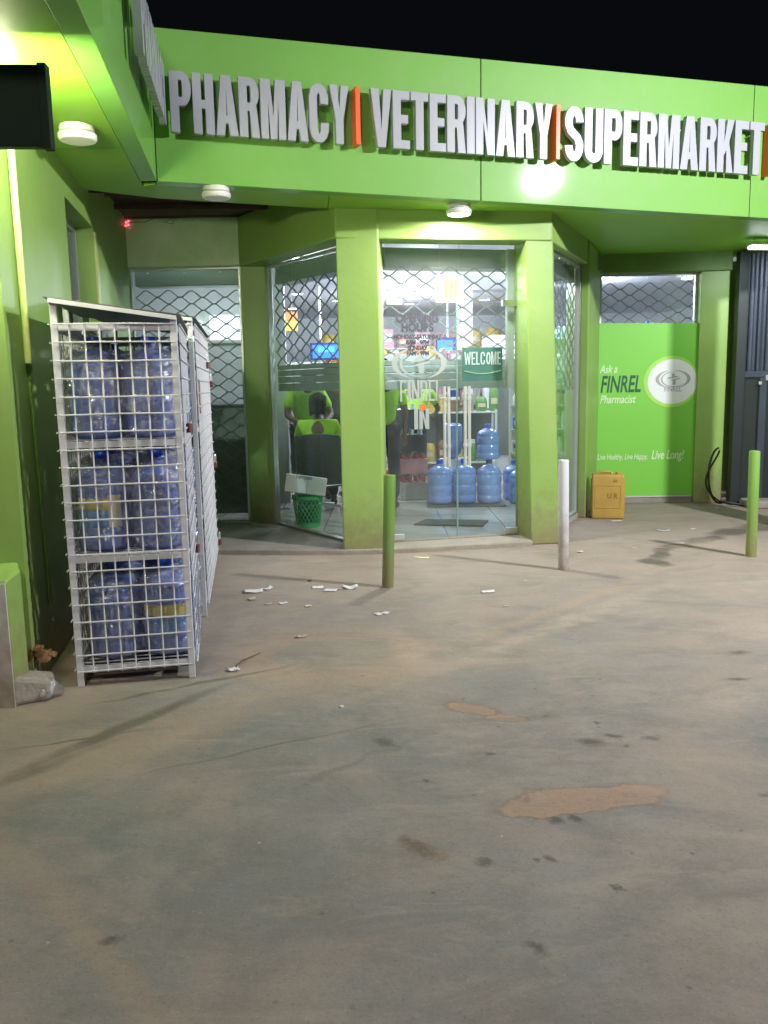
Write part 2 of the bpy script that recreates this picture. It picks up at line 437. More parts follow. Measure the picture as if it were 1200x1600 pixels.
    # wet streak on the right
    wet = union([blob(2.20, 6.60, 0.14, 0.20, 0, 0.6, 1.1), blob(2.38, 6.98, 0.10, 0.34, -24, 0.6, 1.1), blob(2.62, 7.28, 0.22, 0.14, 25, 0.6, 1.1),
                 blob(2.95, 7.55, 0.35, 0.13, 38, 0.6, 1.1), blob(3.35, 7.90, 0.35, 0.17, 30, 0.6, 1.1), blob(3.9, 8.2, 0.6, 0.22, 25, 0.6, 1.1)])
    c = mix(op('MULTIPLY', wet, 0.75), c, (0.05, 0.042, 0.032))
    # oil spots and droppings
    spots = []
    for (x, y, a, cc, dg) in [(0.08, 2.46, 0.075, 0.028, -45), (0.05, 2.50, 0.03, 0.02, 10), (0.55, 2.60, 0.034, 0.022, -20), (0.63, 2.61, 0.034, 0.018, -35), (0.50, 2.37, 0.024, 0.014, -30),
                          (0.45, 2.36, 0.014, 0.009, 0), (0.66, 2.22, 0.024, 0.012, -30), (0.37, 1.97, 0.036, 0.018, -35), (0.29, 2.36, 0.028, 0.018, -30), (-0.75, 2.02, 0.028, 0.018, 20),
                          (0.93, 3.28, 0.032, 0.018, -25), (1.07, 3.24, 0.036, 0.02, -15), (0.96, 3.18, 0.018, 0.012, 0), (0.83, 3.22, 0.06, 0.04, -10), (1.60, 3.2, 0.05, 0.028, -10),
                          (0.40, 3.12, 0.022, 0.018, 0), (0.14, 2.9, 0.016, 0.010, 0), (1.16, 1.95, 0.03, 0.014, -30), (0.9, 3.42, 0.018, 0.012, 0), (0.70, 3.5, 0.02, 0.01, 0),
                          (-0.02, 3.25, 0.06, 0.03, -50), (1.35, 2.75, 0.05, 0.02, 5), (1.72, 3.9, 0.05, 0.02, 5), (1.9, 4.3, 0.06, 0.03, 5)]:
        spots.append(blob(x, y, a * 1.05, cc * 1.1, dg, 0.45, 1.25, W3))
    c = mix(op('MULTIPLY', union(spots), 0.72), c, (0.060, 0.052, 0.045))
    # scattered fine specks
    vo = N(t, 'ShaderNodeTexVoronoi', i_Scale=7.0); L(geo.outputs['Position'], vo.inputs['Vector'])
    c = mix(rng(vo.outputs['Distance'], 0.03, 0.075, 0.55, 0), c, (0.085, 0.075, 0.06))
    vo2 = N(t, 'ShaderNodeTexVoronoi', i_Scale=3.7); L(geo.outputs['Position'], vo2.inputs['Vector'])
    c = mix(rng(vo2.outputs['Distance'], 0.012, 0.022, 0.7, 0), c, (0.55, 0.52, 0.48))
    c = mix(rng(noise(38, 6, 0.75), 0.48, 0.75, 0, 0.30), c, (0.12, 0.105, 0.09))
    c = mix(rng(noise(2.4, 9, 0.68, 1.2, (1, 2.6, 1), 0.55), 0.52, 0.70, 0, 0.45), c, (0.38, 0.33, 0.27))
    c = mix(rng(noise(1.5, 9, 0.7, 0.9, (1, 2.2, 1), -0.5), 0.50, 0.72, 0, 0.62), c, (0.145, 0.145, 0.135))
    c = mix(rng(noise(1.1, 8, 0.65, 0.6), 0.50, 0.66, 0, 0.5), c, (0.37, 0.285, 0.23))
    ve = N(t, 'ShaderNodeTexVoronoi', feature='DISTANCE_TO_EDGE', i_Scale=0.21); L(warped(0.16), ve.inputs['Vector'])
    crk = op('MULTIPLY', rng(ve.outputs['Distance'], 0.0, 0.0045, 1.0, 0.0), rng(noise(0.6, 3), 0.54, 0.60))
    c = mix(op('MULTIPLY', crk, 0.4), c, (0.09, 0.08, 0.07))
    c = mix(rng(noise(95, 4, 0.85), 0.57, 0.68, 0, 0.75), c, (0.10, 0.09, 0.08))
    c = mix(rng(noise(80, 4, 0.85, 0, (1, 1, 1), 1.0), 0.60, 0.70, 0, 0.55), c, (0.50, 0.46, 0.40))
    L(c, b.inputs['Base Color'])
    L(rng(noise(1.7, 6, 0.6), 0.3, 0.7, 0.68, 0.95), b.inputs['Roughness'])
    b.inputs['Specular IOR Level'].default_value = 0.3
    h = op('ADD', op('MULTIPLY', noise(2.2, 6, 0.6), 1.6), op('MULTIPLY', noise(30, 10, 0.85), 0.40))
    h = op('SUBTRACT', h, op('MULTIPLY', sandy, 0.25))
    bp = N(t, 'ShaderNodeBump', i_Strength=0.45, i_Distance=0.02); L(h, bp.inputs['Height']); L(bp.outputs[0], b.inputs['Normal'])
    return m


M['ground'] = ground_mat()
M['boll_white'] = paint_wall('chipped white bollard paint', (0.55, 0.55, 0.60), (0.66, 0.66, 0.70), 0.45)
M['boll_dark'] = paint_wall('dusty green bollard paint', (0.12, 0.25, 0.035), (0.16, 0.30, 0.05), 0.5)
M['boll_green'] = paint_wall('dusty light green bollard paint', (0.15, 0.32, 0.05), (0.20, 0.38, 0.07), 0.5)


def tile_mat():
    m, t, b = nt('shop floor tiles')
    geo = N(t, 'ShaderNodeNewGeometry')
    br = N(t, 'ShaderNodeTexBrick', offset=0.0, i_Scale=1.0)
    br.inputs['Color1'].default_value = (0.44, 0.43, 0.37, 1); br.inputs['Color2'].default_value = (0.47, 0.46, 0.40, 1)
    br.inputs['Mortar'].default_value = (0.20, 0.19, 0.16, 1); br.inputs['Mortar Size'].default_value = 0.006
    br.inputs['Brick Width'].default_value = 0.6; br.inputs['Row Height'].default_value = 0.6
    t.links.new(geo.outputs['Position'], br.inputs['Vector'])
    t.links.new(br.outputs[0], b.inputs['Base Color'])
    b.inputs['Roughness'].default_value = 0.18
    return m


M['tile'] = tile_mat()


# ------------------------------------------------------------------ mesh helpers
class MB:
    def __init__(s):
        s.v = []; s.f = []

    def add(s, vs, fs):
        k = len(s.v)
        s.v += [tuple(p) for p in vs]
        s.f += [tuple(i + k for i in f) for f in fs]
        return s

    def box(s, x0, x1, y0, y1, z0, z1):
        v = [(x0, y0, z0), (x1, y0, z0), (x1, y1, z0), (x0, y1, z0), (x0, y0, z1), (x1, y0, z1), (x1, y1, z1), (x0, y1, z1)]
        return s.add(v, [(0, 3, 2, 1), (4, 5, 6, 7), (0, 1, 5, 4), (1, 2, 6, 5), (2, 3, 7, 6), (3, 0, 4, 7)])

    def prism(s, poly, z0, z1):
        """poly ccw seen from above; z0/z1 number or list per vertex"""
        n = len(poly)
        a = z0 if isinstance(z0, (list, tuple)) else [z0] * n
        b = z1 if isinstance(z1, (list, tuple)) else [z1] * n
        v = [(p[0], p[1], a[i]) for i, p in enumerate(poly)] + [(p[0], p[1], b[i]) for i, p in enumerate(poly)]
        f = [tuple(range(n - 1, -1, -1)), tuple(range(n, 2 * n))]
        f += [(i, (i + 1) % n, n + (i + 1) % n, n + i) for i in range(n)]
        return s.add(v, f)

    def wall(s, p, q, th, z0, z1):
        """slab from p to q, thickness th to the left of p->q (negative: right)"""
        d = Vector((q[0] - p[0], q[1] - p[1])).normalized()
        n = Vector((-d.y, d.x)) * th
        poly = [p, q, (q[0] + n.x, q[1] + n.y), (p[0] + n.x, p[1] + n.y)]
        if th < 0:
            poly = poly[::-1]
            if isinstance(z1, (list, tuple)): z1 = list(z1)[::-1]
        return s.prism(poly, z0, z1)

    def tube(s, pts, r, n=8, cap=True):
        pts = [Vector(p) for p in pts]
        rr = r if isinstance(r, (list, tuple)) else [r] * len(pts)
        k = len(s.v); up = None
        for i, p in enumerate(pts):
            d = (pts[min(i + 1, len(pts) - 1)] - pts[max(i - 1, 0)])
            if d.length < 1e-9: d = Vector((0, 0, 1))
            d.normalize()
            if up is None:
                up = Vector((0, 0, 1)) if abs(d.z) < 0.9 else Vector((1, 0, 0))
            a = d.cross(up)
            if a.length < 1e-6: a = d.cross(Vector((0, 1, 0)))
            a.normalize(); b = a.cross(d).normalized(); up = b
            for j in range(n):
                t = 2 * PI * (j + 0.5) / n
                q = p + a * math.cos(t) * rr[i] + b * math.sin(t) * rr[i]
                s.v.append(tuple(q))
        for i in range(len(pts) - 1):
            for j in range(n):
                s.f.append((k + i * n + j, k + i * n + (j + 1) % n, k + (i + 1) * n + (j + 1) % n, k + (i + 1) * n + j))
        if cap:
            s.f.append(tuple(k + j for j in range(n - 1, -1, -1)))
            e = k + (len(pts) - 1) * n
            s.f.append(tuple(e + j for j in range(n)))
        return s

    def lathe(s, prof, c=(0, 0, 0), n=24, a0=0.0, a1=2 * PI, wob=None):
        full = abs(a1 - a0 - 2 * PI) < 1e-6
        k = len(s.v); m = n if full else n + 1
        for (r, z) in prof:
            for j in range(m):
                t = a0 + (a1 - a0) * j / n
                rr = r + (wob(t, z) if wob else 0)
                s.v.append((c[0] + rr * math.cos(t), c[1] + rr * math.sin(t), c[2] + z))
        for i in range(len(prof) - 1):
            for j in range(n):
                j2 = (j + 1) % m
                s.f.append((k + i * m + j, k + i * m + j2, k + (i + 1) * m + j2, k + (i + 1) * m + j))
        return s

    def build(s, name, mat, parent=None, world=True, smooth=False, bevel=0.0):
        me = bpy.data.meshes.new(name)
        vs = s.v
        if parent is not None and world:
            inv = abs_matrix(parent).inverted()
            vs = [tuple(inv @ Vector(p)) for p in vs]
        me.from_pydata(vs, [], s.f)
        bm = bmesh.new(); bm.from_mesh(me)
        bmesh.ops.recalc_face_normals(bm, faces=bm.faces)
        bm.to_mesh(me); bm.free()
        me.materials.append(M[mat] if isinstance(mat, str) else mat)
        if smooth:
            me.polygons.foreach_set('use_smooth', [True] * len(me.polygons))
            if smooth != 'all':
                try: me.set_sharp_from_angle(angle=R(40))
                except Exception: pass
        me.update()
        o = bpy.data.objects.new(name, me)
        col.objects.link(o)
        if parent is not None: o.parent = parent
        if bevel:
            b = o.modifiers.new('bevel', 'BEVEL'); b.width = bevel; b.segments = 2; b.limit_method = 'ANGLE'; b.angle_limit = R(50)
        return o


def abs_matrix(o):
    m = o.matrix_basis.copy()
    if o.parent: m = abs_matrix(o.parent) @ m
    return m


def tag(o, label=None, cat=None, group=None, kind=None):
    if label: o['label'] = label
    if cat: o['category'] = cat
    if group: o['group'] = group
    if kind: o['kind'] = kind
    return o


def thing(name, label, cat, loc=(0, 0, 0), rz=0.0, group=None):
    o = bpy.data.objects.new(name, None)
    o.empty_display_size = 0.1
    col.objects.link(o)
    o.location = loc; o.rotation_euler = (0, 0, rz)
    return tag(o, label, cat, group)


def kids(o):
    return [c for c in bpy.data.objects if c.parent == o]


def dup(root, loc, rz=0.0, label=None, group=None, scale=None):
    def cp(o, parent):
        c = o.copy(); col.objects.link(c)
        if parent is not None: c.parent = parent
        for ch in TREE.get(o.name, kids(o)):
            cp(ch, c)
        return c
    r = cp(root, None)
    r.location = loc; r.rotation_euler = (0, 0, rz)
    if scale: r.scale = scale
    if label: r['label'] = label
    if group: r['group'] = group
    return r


TREE = {}


def frame(O, u, n=None):
    """matrix taking (x,y,z) -> O + x*u + y*up + z*normal, u in plan, normal towards the viewer side"""
    u = Vector((u[0], u[1], 0)).normalized()
    nn = Vector((u.y, -u.x, 0)) if n is None else Vector(n)
    m = Matrix(((u.x, 0, nn.x, O[0]), (u.y, 0, nn.y, O[1]), (0, 1, 0, O[2]), (0, 0, 0, 1)))
    return m


def curve_mesh(name, cu, mat, parent, mw):
    tmp = bpy.data.objects.new('tmp', cu); col.objects.link(tmp)
    dg = bpy.context.evaluated_depsgraph_get()
    me = bpy.data.meshes.new_from_object(tmp.evaluated_get(dg))
    bpy.data.objects.remove(tmp); 
    me.transform(mw)
    if parent is not None: me.transform(abs_matrix(parent).inverted())
    if mw.determinant() < 0: me.flip_normals()
    me.name = name
    me.materials.clear(); me.materials.append(M[mat])
    o = bpy.data.objects.new(name, me); col.objects.link(o)
    if parent is not None: o.parent = parent
    return o


def text(name, body, size, mat, parent, mw, ext=0.001, off=0.0, xs=1.0, shear=0.0, align='CENTER', spacing=1.0, line=1.0):
    cu = bpy.data.curves.new(name, 'FONT')
    cu.body = body; cu.size = size; cu.extrude = ext; cu.offset = off; cu.shear = shear
    cu.align_x = align; cu.align_y = 'BOTTOM_BASELINE' if False else 'TOP_BASELINE'
    cu.space_character = spacing; cu.space_line = line
    return curve_mesh(name, cu, mat, parent, mw @ Matrix.Diagonal((xs, 1, 1, 1)))


def poly_curve(name, contours, ext, mat, parent, mw):
    cu = bpy.data.curves.new(name, 'CURVE'); cu.dimensions = '2D'; cu.fill_mode = 'BOTH'; cu.extrude = ext
    for c in contours:
        sp = cu.splines.new('POLY'); sp.points.add(len(c) - 1)
        for i, p in enumerate(c): sp.points[i].co = (p[0], p[1], 0, 1)
        sp.use_cyclic_u = True
    return curve_mesh(name, cu, mat, parent, mw)


def arc(cx, cy, rx, ry, a0, a1, n=10):
    return [(cx + rx * math.cos(R(a0 + (a1 - a0) * i / n)), cy + ry * math.sin(R(a0 + (a1 - a0) * i / n))) for i in range(n + 1)]


def stroke(path, s):
    """outline of an open polyline of stroke width s"""
    L, Rr = [], []
    for i, p in enumerate(path):
        a = Vector(path[max(i - 1, 0)]); b = Vector(path[min(i + 1, len(path) - 1)])
        d = (b - a).normalized(); n = Vector((-d.y, d.x)) * s / 2
        L.append((p[0] + n.x, p[1] + n.y)); Rr.append((p[0] - n.x, p[1] - n.y))
    return L + Rr[::-1]


def glyph(ch, W, H, s):
    """condensed heavy capitals: contours in a W x H box, stroke s"""
    t = s * 0.95
    if ch == 'I': return [[(0, 0), (W, 0), (W, H), (0, H)]]
    if ch == 'H': return [[(0, 0), (s, 0), (s, H * .42), (W - s, H * .42), (W - s, 0), (W, 0), (W, H), (W - s, H), (W - s, H * .42 + t), (s, H * .42 + t), (s, H), (0, H)]]
    if ch == 'T': return [[(W / 2 - s / 2, 0), (W / 2 + s / 2, 0), (W / 2 + s / 2, H - t), (W, H - t), (W, H), (0, H), (0, H - t), (W / 2 - s / 2, H - t)]]
    if ch == 'E': return [[(0, 0), (W, 0), (W, t), (s, t), (s, H * .44), (W * .9, H * .44), (W * .9, H * .44 + t), (s, H * .44 + t), (s, H - t), (W, H - t), (W, H), (0, H)]]
    if ch == 'F': return [[(0, 0), (s, 0), (s, H * .42), (W * .9, H * .42), (W * .9, H * .42 + t), (s, H * .42 + t), (s, H - t), (W, H - t), (W, H), (0, H)]]
    if ch == 'L': return [[(0, 0), (W, 0), (W, t), (s, t), (s, H), (0, H)]]
    if ch == 'A':
        return [[(0, 0), (s, 0), (s + W * .06, H * .20), (W - s - W * .06, H * .20), (W - s, 0), (W, 0), (W / 2 + s * .55, H), (W / 2 - s * .55, H)],
                [(s + W * .10, H * .33), (W - s - W * .10, H * .33), (W / 2, H * .80)]]
    if ch == 'V': return [[(W / 2 - s * .5, 0), (W / 2 + s * .5, 0), (W, H), (W - s, H), (W / 2, H * .30), (s, H), (0, H)]]
    if ch == 'Y': return [[(W / 2 - s / 2, 0), (W / 2 + s / 2, 0), (W / 2 + s / 2, H * .42), (W, H), (W - s, H), (W / 2, H * .60), (s, H), (0, H), (W / 2 - s / 2, H * .42)]]
    if ch == 'M': return [[(0, 0), (s * .9, 0), (s * .9, H * .68), (W / 2 - s * .4, 0), (W / 2 + s * .4, 0), (W - s * .9, H * .68), (W - s * .9, 0), (W, 0), (W, H), (W - s * 1.2, H), (W / 2, H * .38), (s * 1.2, H), (0, H)]]
    if ch == 'N': return [[(0, 0), (s, 0), (s, H * .60), (W - s, 0), (W, 0), (W, H), (W - s, H), (W - s, H * .40), (s, H), (0, H)]]
    if ch == 'K': return [[(0, 0), (s, 0), (s, H * .32), (s * 1.35, H * .42), (W - s, 0), (W, 0), (s + (W - s) * .52, H * .58), (W, H), (W - s, H), (s, H * .56), (s, H), (0, H)]]
    if ch in 'PR':
        r = H * .26; y1 = H; y0 = H * .44
        outer = [(s, 0), (s, y0)] + arc(W - r * .62, y0 + r, r * .62, r, -90, 0, 6) + arc(W - r * .62, y1 - r, r * .62, r, 0, 90, 6) + [(0, H), (0, 0)]
        ri = r - t; hx = W - r * .62
        hole = [(s, y0 + t)] + arc(hx, y0 + r, max(r * .62 - s, .004), ri, -90, 0, 5) + arc(hx, y1 - r, max(r * .62 - s, .004), ri, 0, 90, 5) + [(s, y1 - t)]
        if ch == 'R':
            outer = [(s, 0), (s, y0), (W * .52, y0), (W - s, 0), (W, 0), (W * .86, y0 + t * .5)] + arc(W - r * .62, y0 + r * 1.1, r * .62, r * .9, -50, 0, 5) + arc(W - r * .62, y1 - r, r * .62, r, 0, 90, 6) + [(0, H), (0, 0)]
        return [outer, hole]
    if ch == 'U':
        return [stroke([(s / 2, H)] + arc(W / 2, W / 2 * 1.1, W / 2 - s / 2, W / 2 * 1.1 - s / 2, 180, 360, 12) + [(W - s / 2, H)], s)]
    if ch == 'C':
        rx = W / 2 - s / 2; ry = W / 2 * 1.1
        return [stroke([(W - s / 2, H * .66)] + arc(W / 2, H - ry - s / 2, rx, ry, 0, 180, 12) + arc(W / 2, ry + s / 2, rx, ry, 180, 360, 12) + [(W - s / 2, H * .34)], s)]
    if ch == 'S':
        rx = W / 2 - s / 2; ry = H * .20
        return [stroke([(W - s / 2, H * .72)] + arc(W / 2, H - ry - s / 2, rx, ry, 0, 180, 12) + [(s / 2, H * .66), (W * .32, H * .55), (W * .68, H * .43), (W - s / 2, H * .32)] + arc(W / 2, ry + s / 2, rx, ry, 0, -180, 12) + [(s / 2, H * .28)], s)]
    return [[(0, 0), (W, 0), (W, H), (0, H)]]


# ------------------------------------------------------------------ GROUND
g = MB()
# graded sheet, fine near the building
g.add([(-60, -40, 0), (60, -40, 0), (60, 80, 0), (-60, 80, 0)], [(0, 1, 2, 3)])
tag(g.build('ground', 'ground'), 'worn sandy grey concrete forecourt', None, None, 'structure')

# fascia line and walls (plan coordinates in metres, camera stands at the origin)
FA = (-1.542, 6.106); FB = (5.2, 8.452)
fu = Vector((FB[0] - FA[0], FB[1] - FA[1])).normalized()
LF0 = (-1.08, 3.15)          # near end of the left canopy edge
P1 = [(-0.36, 7.145), (-0.005, 7.19), (0.03, 7.62), (-0.30, 7.62)]
ZS = 2.90

bld = thing('shop_building', 'green plastered single storey shop front with glazed entrance and deep green sign fascia', 'building', (0.5, 8.0, 0))

# ---- interior shell
INPOLY = [(-3.4, 8.72), (-1.15, 8.70), (-0.33, 7.52), (0.0, 7.44), (1.30, 7.75), (1.62, 7.95), (2.13, 8.99), (2.5, 10.05), (6.4, 10.7), (6.4, 19.0), (-3.4, 19.0)]
tag(MB().prism(INPOLY, -0.3, 0.05).build('floor', 'tile'), kind='structure')
# canopy / apron slabs outside
ap = MB().prism([(-2.62, 7.15), (-1.46, 7.275), (-0.36, 7.135), (0.02, 7.14), (1.34, 7.385), (1.36, 7.74), (1.29, 7.742), (0.0, 7.432), (-0.335, 7.512), (-1.155, 8.69), (-2.62, 8.71)], -0.2, 0.046)
tag(ap.build('apron', 'concrete', bevel=0.012), 'low dusty concrete doorstep slab', None, None, 'structure')
MB().prism([(-3.4, 8.82), (-1.1, 8.80), (-0.25, 7.56), (1.30, 7.80), (1.62, 8.05), (2.2, 9.1), (2.6, 10.12), (6.4, 10.8), (6.4, 19.0), (-3.4, 19.0)], 2.98, 3.10).build('ceiling', 'ceiling', bld)
MB().box(-3.6, -3.4, 8.9, 19.2, -0.3, 3.2).build('side_wall', 'interior_white', bld)
MB().box(6.4, 6.6, 10.4, 19.2, -0.3, 3.2).build('side_wall', 'interior_white', bld)
MB().box(-3.4, 6.4, 19.0, 19.2, -0.3, 3.2).build('back_wall', 'interior_white', bld)
# flat roof slab closing the top
MB().prism([(-1.62, 6.36), (5.2, 8.73), (7.0, 8.9), (7.0, 19.4), (-4.4, 19.4), (-4.4, 6.3)], 3.22, 3.36).build('roof', 'concrete', bld)
MB().prism([(-1.22, 3.15), (-1.66, 6.28), (-4.4, 6.28), (-4.4, 3.15)], 3.22, 3.36).build('roof', 'concrete', bld)

# ---- left wall with a real window opening (y 5.55-6.6, z 2.08-2.69 narrowing behind the cages)
def lwx(y): return -1.79 - 0.17 * (y - 4.3)
LW = [(lwx(y), y) for y in (3.9, 5.56, 6.62, 8.78)]
lwm = MB()
for a, b_, z0, z1 in ((LW[0], LW[1], 0, 3.22), (LW[2], LW[3], 0, 3.22), (LW[1], LW[2], 0, 1.55), (LW[1], LW[2], 2.69, 3.22)):
    lwm.wall(b_, a, -0.22, z0, z1)
lwm.build('wall', 'plaster', bld)
# window in that wall
wf = MB()
u_ = Vector((LW[2][0] - LW[1][0], LW[2][1] - LW[1][1])).normalized()
nx = Vector((-u_.y, u_.x))      # into the wall
def lp(s_, dp_): return (LW[1][0] + u_.x * s_ + nx.x * dp_, LW[1][1] + u_.y * s_ + nx.y * dp_)
Lw = (Vector(LW[2]) - Vector(LW[1])).length
wf.wall(lp(0, .13), lp(.04, .13), .05, 1.55, 2.69); wf.wall(lp(Lw - .04, .13), lp(Lw, .13), .05, 1.55, 2.69)
wf.wall(lp(.04, .13), lp(Lw - .04, .13), .05, 2.65, 2.69); wf.wall(lp(.04, .13), lp(Lw - .04, .13), .05, 1.55, 1.60)
win = wf.build('window', 'alu', bld)
MB().wall(lp(.04, .15), lp(Lw - .04, .15), .008, 1.60, 2.65).build('pane', 'glass_dull', win)
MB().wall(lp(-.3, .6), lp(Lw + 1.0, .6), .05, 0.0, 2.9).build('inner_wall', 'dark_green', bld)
# pale jamb strip at the far side of the window
MB().wall(lp(Lw + .0, -.012), lp(Lw + .10, -.012), .012, 1.55, 2.66).build('window_trim', 'pipe_pale', bld)

# near left pilaster, plinth block
MB().prism([(-2.9, 3.98), (-1.835, 3.98), (-1.80, 4.2), (-2.9, 4.2)], 0.6, 3.2).build('pilaster', 'plaster', bld, bevel=0.012)
pl = MB().prism([(-2.9, 3.715), (-1.735, 3.715), (-1.715, 3.83), (-1.80, 3.98), (-2.9, 3.98)], 0.0, [0.60, 0.60, 0.63, 0.68, 0.68])
plo = pl.build('plinth', 'plaster', bld, bevel=0.01)
MB().box(-2.9, -1.735, 3.703, 3.713, 0.0, 0.592).build('plinth_face', 'white_plaster', bld)
MB().prism([(-1.765, 3.70), (-1.60, 3.80), (-1.66, 3.99), (-1.74, 3.86)], 0.0, [0.15, 0.10, 0.08, 0.14]).build('footing', 'concrete', bld, bevel=0.02)
# pale grey window shutter strip left of pilaster
MB().box(-2.9, -1.875, 3.90, 3.975, 0.68, 1.66).build('side_panel', 'glass_edge', bld)

# ---- back bay (left)
YB = 8.64
MB().box(-2.62, -1.39, YB, YB + .16, 2.68, 3.20).build('lintel', 'plaster_pale', bld, bevel=0.012)
MB().box(-2.75, -2.562, YB - .03, YB + .2, 0.03, 3.2).build('pillar', 'plaster_pale', bld, bevel=0.012)
# recess ceiling boards above the soffit
tb = MB()
for i in range(9):
    y0 = 6.35 + i * 0.28
    tb.box(-2.9, min(0.1, (y0 - 6.35) / .348 - 1.47), y0, y0 + 0.262, 3.145 + (0.012 if i % 2 else 0), 3.19)
tb.build('timber_ceiling', 'timber', bld)
jt = MB()
jt.tube([(-2.4, 7.3, 3.10), (-1.2, 7.75, 3.11), (-0.5, 7.5, 3.12)], 0.022, 6)
jt.tube([(-2.4, 7.9, 3.11), (-0.9, 8.1, 3.12)], 0.03, 4)
jt.build('joist', 'timber', bld)

# pillars
def pillar(poly, z1=2.93, mat='plaster', top=None, z0=0.0):
    """poly base (ccw), optional top poly for taper"""
    m = MB(); n = len(poly); top = top or poly
    rows = 7
    vs = []
    for k in range(rows):
        f = k / (rows - 1)
        for a, b_ in zip(poly, top):
            vs.append((a[0] + (b_[0] - a[0]) * f, a[1] + (b_[1] - a[1]) * f, z0 + (z1 - z0) * f))
    fs = [tuple(range(n - 1, -1, -1)), tuple((rows - 1) * n + i for i in range(n))]
    for k in range(rows - 1):
        fs += [(k * n + i, k * n + (i + 1) % n, (k + 1) * n + (i + 1) % n, (k + 1) * n + i) for i in range(n)]
    m.add(vs, fs)
    return m.build('pillar', mat, bld, bevel=0.014)


pillar([(-0.362, 7.145), (-0.003, 7.175), (0.03, 7.60), (-0.30, 7.60)])
pillar([(1.335, 7.44), (1.60, 7.48), (1.62, 7.90), (1.245, 7.80)], top=[(1.255, 7.42), (1.50, 7.47), (1.53, 7.90), (1.215, 7.80)])
pillar([(-1.405, 8.64), (-1.15, 8.655), (-1.12, 8.95), (-1.40, 8.95)], 3.2)
pillar([(2.10, 8.95), (2.18, 8.90), (2.54, 9.86), (2.50, 10.1), (2.2, 10.1)], 2.9)
pillar([(3.70, 9.86), (4.02, 9.82), (4.06, 10.2), (3.74, 10.2)], 2.9)

# headers
MB().prism([(-1.405, 8.60), (-0.362, 7.13), (-0.18, 7.23), (-1.16, 8.70)], 2.665, 3.14).build('header', 'plaster', bld, bevel=0.012)
MB().prism([(-0.362, 7.128), (1.50, 7.452), (1.46, 7.72), (-0.34, 7.38)], 2.668, 2.93).build('header', 'plaster', bld, bevel=0.012)
MB().prism([(1.49, 7.455), (2.16, 8.90), (2.0, 9.02), (1.36, 7.65)], 2.665, 2.93).build('header', 'plaster', bld, bevel=0.012)
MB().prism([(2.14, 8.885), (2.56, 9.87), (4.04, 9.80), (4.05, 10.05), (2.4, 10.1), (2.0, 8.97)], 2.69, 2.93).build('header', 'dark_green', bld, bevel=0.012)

# plinth under poster bay, wall behind it
MB().box(2.52, 3.75, 9.93, 10.06, 0.0, 0.095).build('plinth', 'concrete', bld, bevel=0.008)
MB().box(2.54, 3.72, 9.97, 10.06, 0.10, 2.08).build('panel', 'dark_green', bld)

# ---- fascia and soffit
def fpt(u, d=0.0): return (FA[0] + fu.x * u + fu.y * d, FA[1] + fu.y * u - fu.x * d)   # d towards viewer
Lf = (Vector(FB) - Vector(FA)).length
def ztop(u): return 3.906 + 0.0215 * u
seams = [0.0, 2.50, 5.17, Lf]
for a, b_ in zip(seams[:-1], seams[1:]):
    MB().prism([fpt(a + (.004 if a else 0)), fpt(b_ - .004), fpt(b_ - .004, -.12), fpt(a + (.004 if a else 0), -.12)],
               ZS, [ztop(a), ztop(b_), ztop(b_), ztop(a)]).build('fascia', 'acp', bld, bevel=0.004)
MB().prism([fpt(0.02, -.02), fpt(Lf, -.02), fpt(Lf, -.1), fpt(0.02, -.1)], ZS + .02, [3.85, 3.9, 3.9, 3.85]).build('fascia_backing', 'black', bld)
# left canopy fascia
lu = Vector((FA[0] - LF0[0], FA[1] - LF0[1])).normalized()
Ll = (Vector(FA) - Vector(LF0)).length
MB().prism([LF0, (FA[0] - .003, FA[1] - .005), (FA[0] - .12, FA[1] - .0), (LF0[0] - .12, LF0[1])], ZS, 3.906).build('fascia', 'acp', bld, bevel=0.004)
# soffit panels
MB().prism([fpt(0.0, -.125), fpt(1.28, -.125), (-0.42, 7.135), (-1.674, 6.657)], ZS + .004, ZS + .024).build('soffit', 'acp_soffit_lit', bld)
MB().prism([fpt(1.286, -.125), fpt(Lf, -.125), (6.9, 8.6), (6.9, 10.4), (2.3, 10.2), (1.55, 8.0), (-0.40, 7.5), (-0.414, 7.135)], ZS + .004, ZS + .024).build('soffit', 'acp_soffit_lit', bld)
so = MB()
ys = [3.15, 4.02, 5.3, 6.25]
def lfx(y): return LF0[0] + (y - LF0[1]) * (FA[0] - LF0[0]) / (FA[1] - LF0[1]) - .124
for a, b_ in zip(ys[:-1], ys[1:]):
    so.prism([(lfx(a), a + .003), (lfx(b_), b_ - .003), (-2.9, b_ - .003), (-2.9, a + .003)][::-1], ZS + .004, ZS + .024)
so.build('soffit', 'acp_soffit_lit', bld)
MB().prism([(lfx(6.25), 6.253), (fpt(0, -.125)[0], fpt(0, -.125)[1]), (-1.674, 6.655), (-2.16, 6.31), (-2.9, 6.253)], ZS + .004, ZS + .024).build('soffit', 'acp_soffit_lit', bld)
# board closing the edge between soffit and timber recess
MB().wall((-2.9, 6.30), (-1.68, 6.66), .02, ZS + .026, 3.14).build('soffit_edge', 'timber', bld)
MB().wall((-1.68, 6.665), (-0.42, 7.14), .02, ZS + .026, 3.14).build('soffit_edge', 'timber', bld)
# unseen post added right of the picture to shade the poster's edge
MB().box(3.93, 4.22, 7.98, 8.28, 0, 2.9).build('added_shade_post', 'plaster', bld, bevel=0.012)

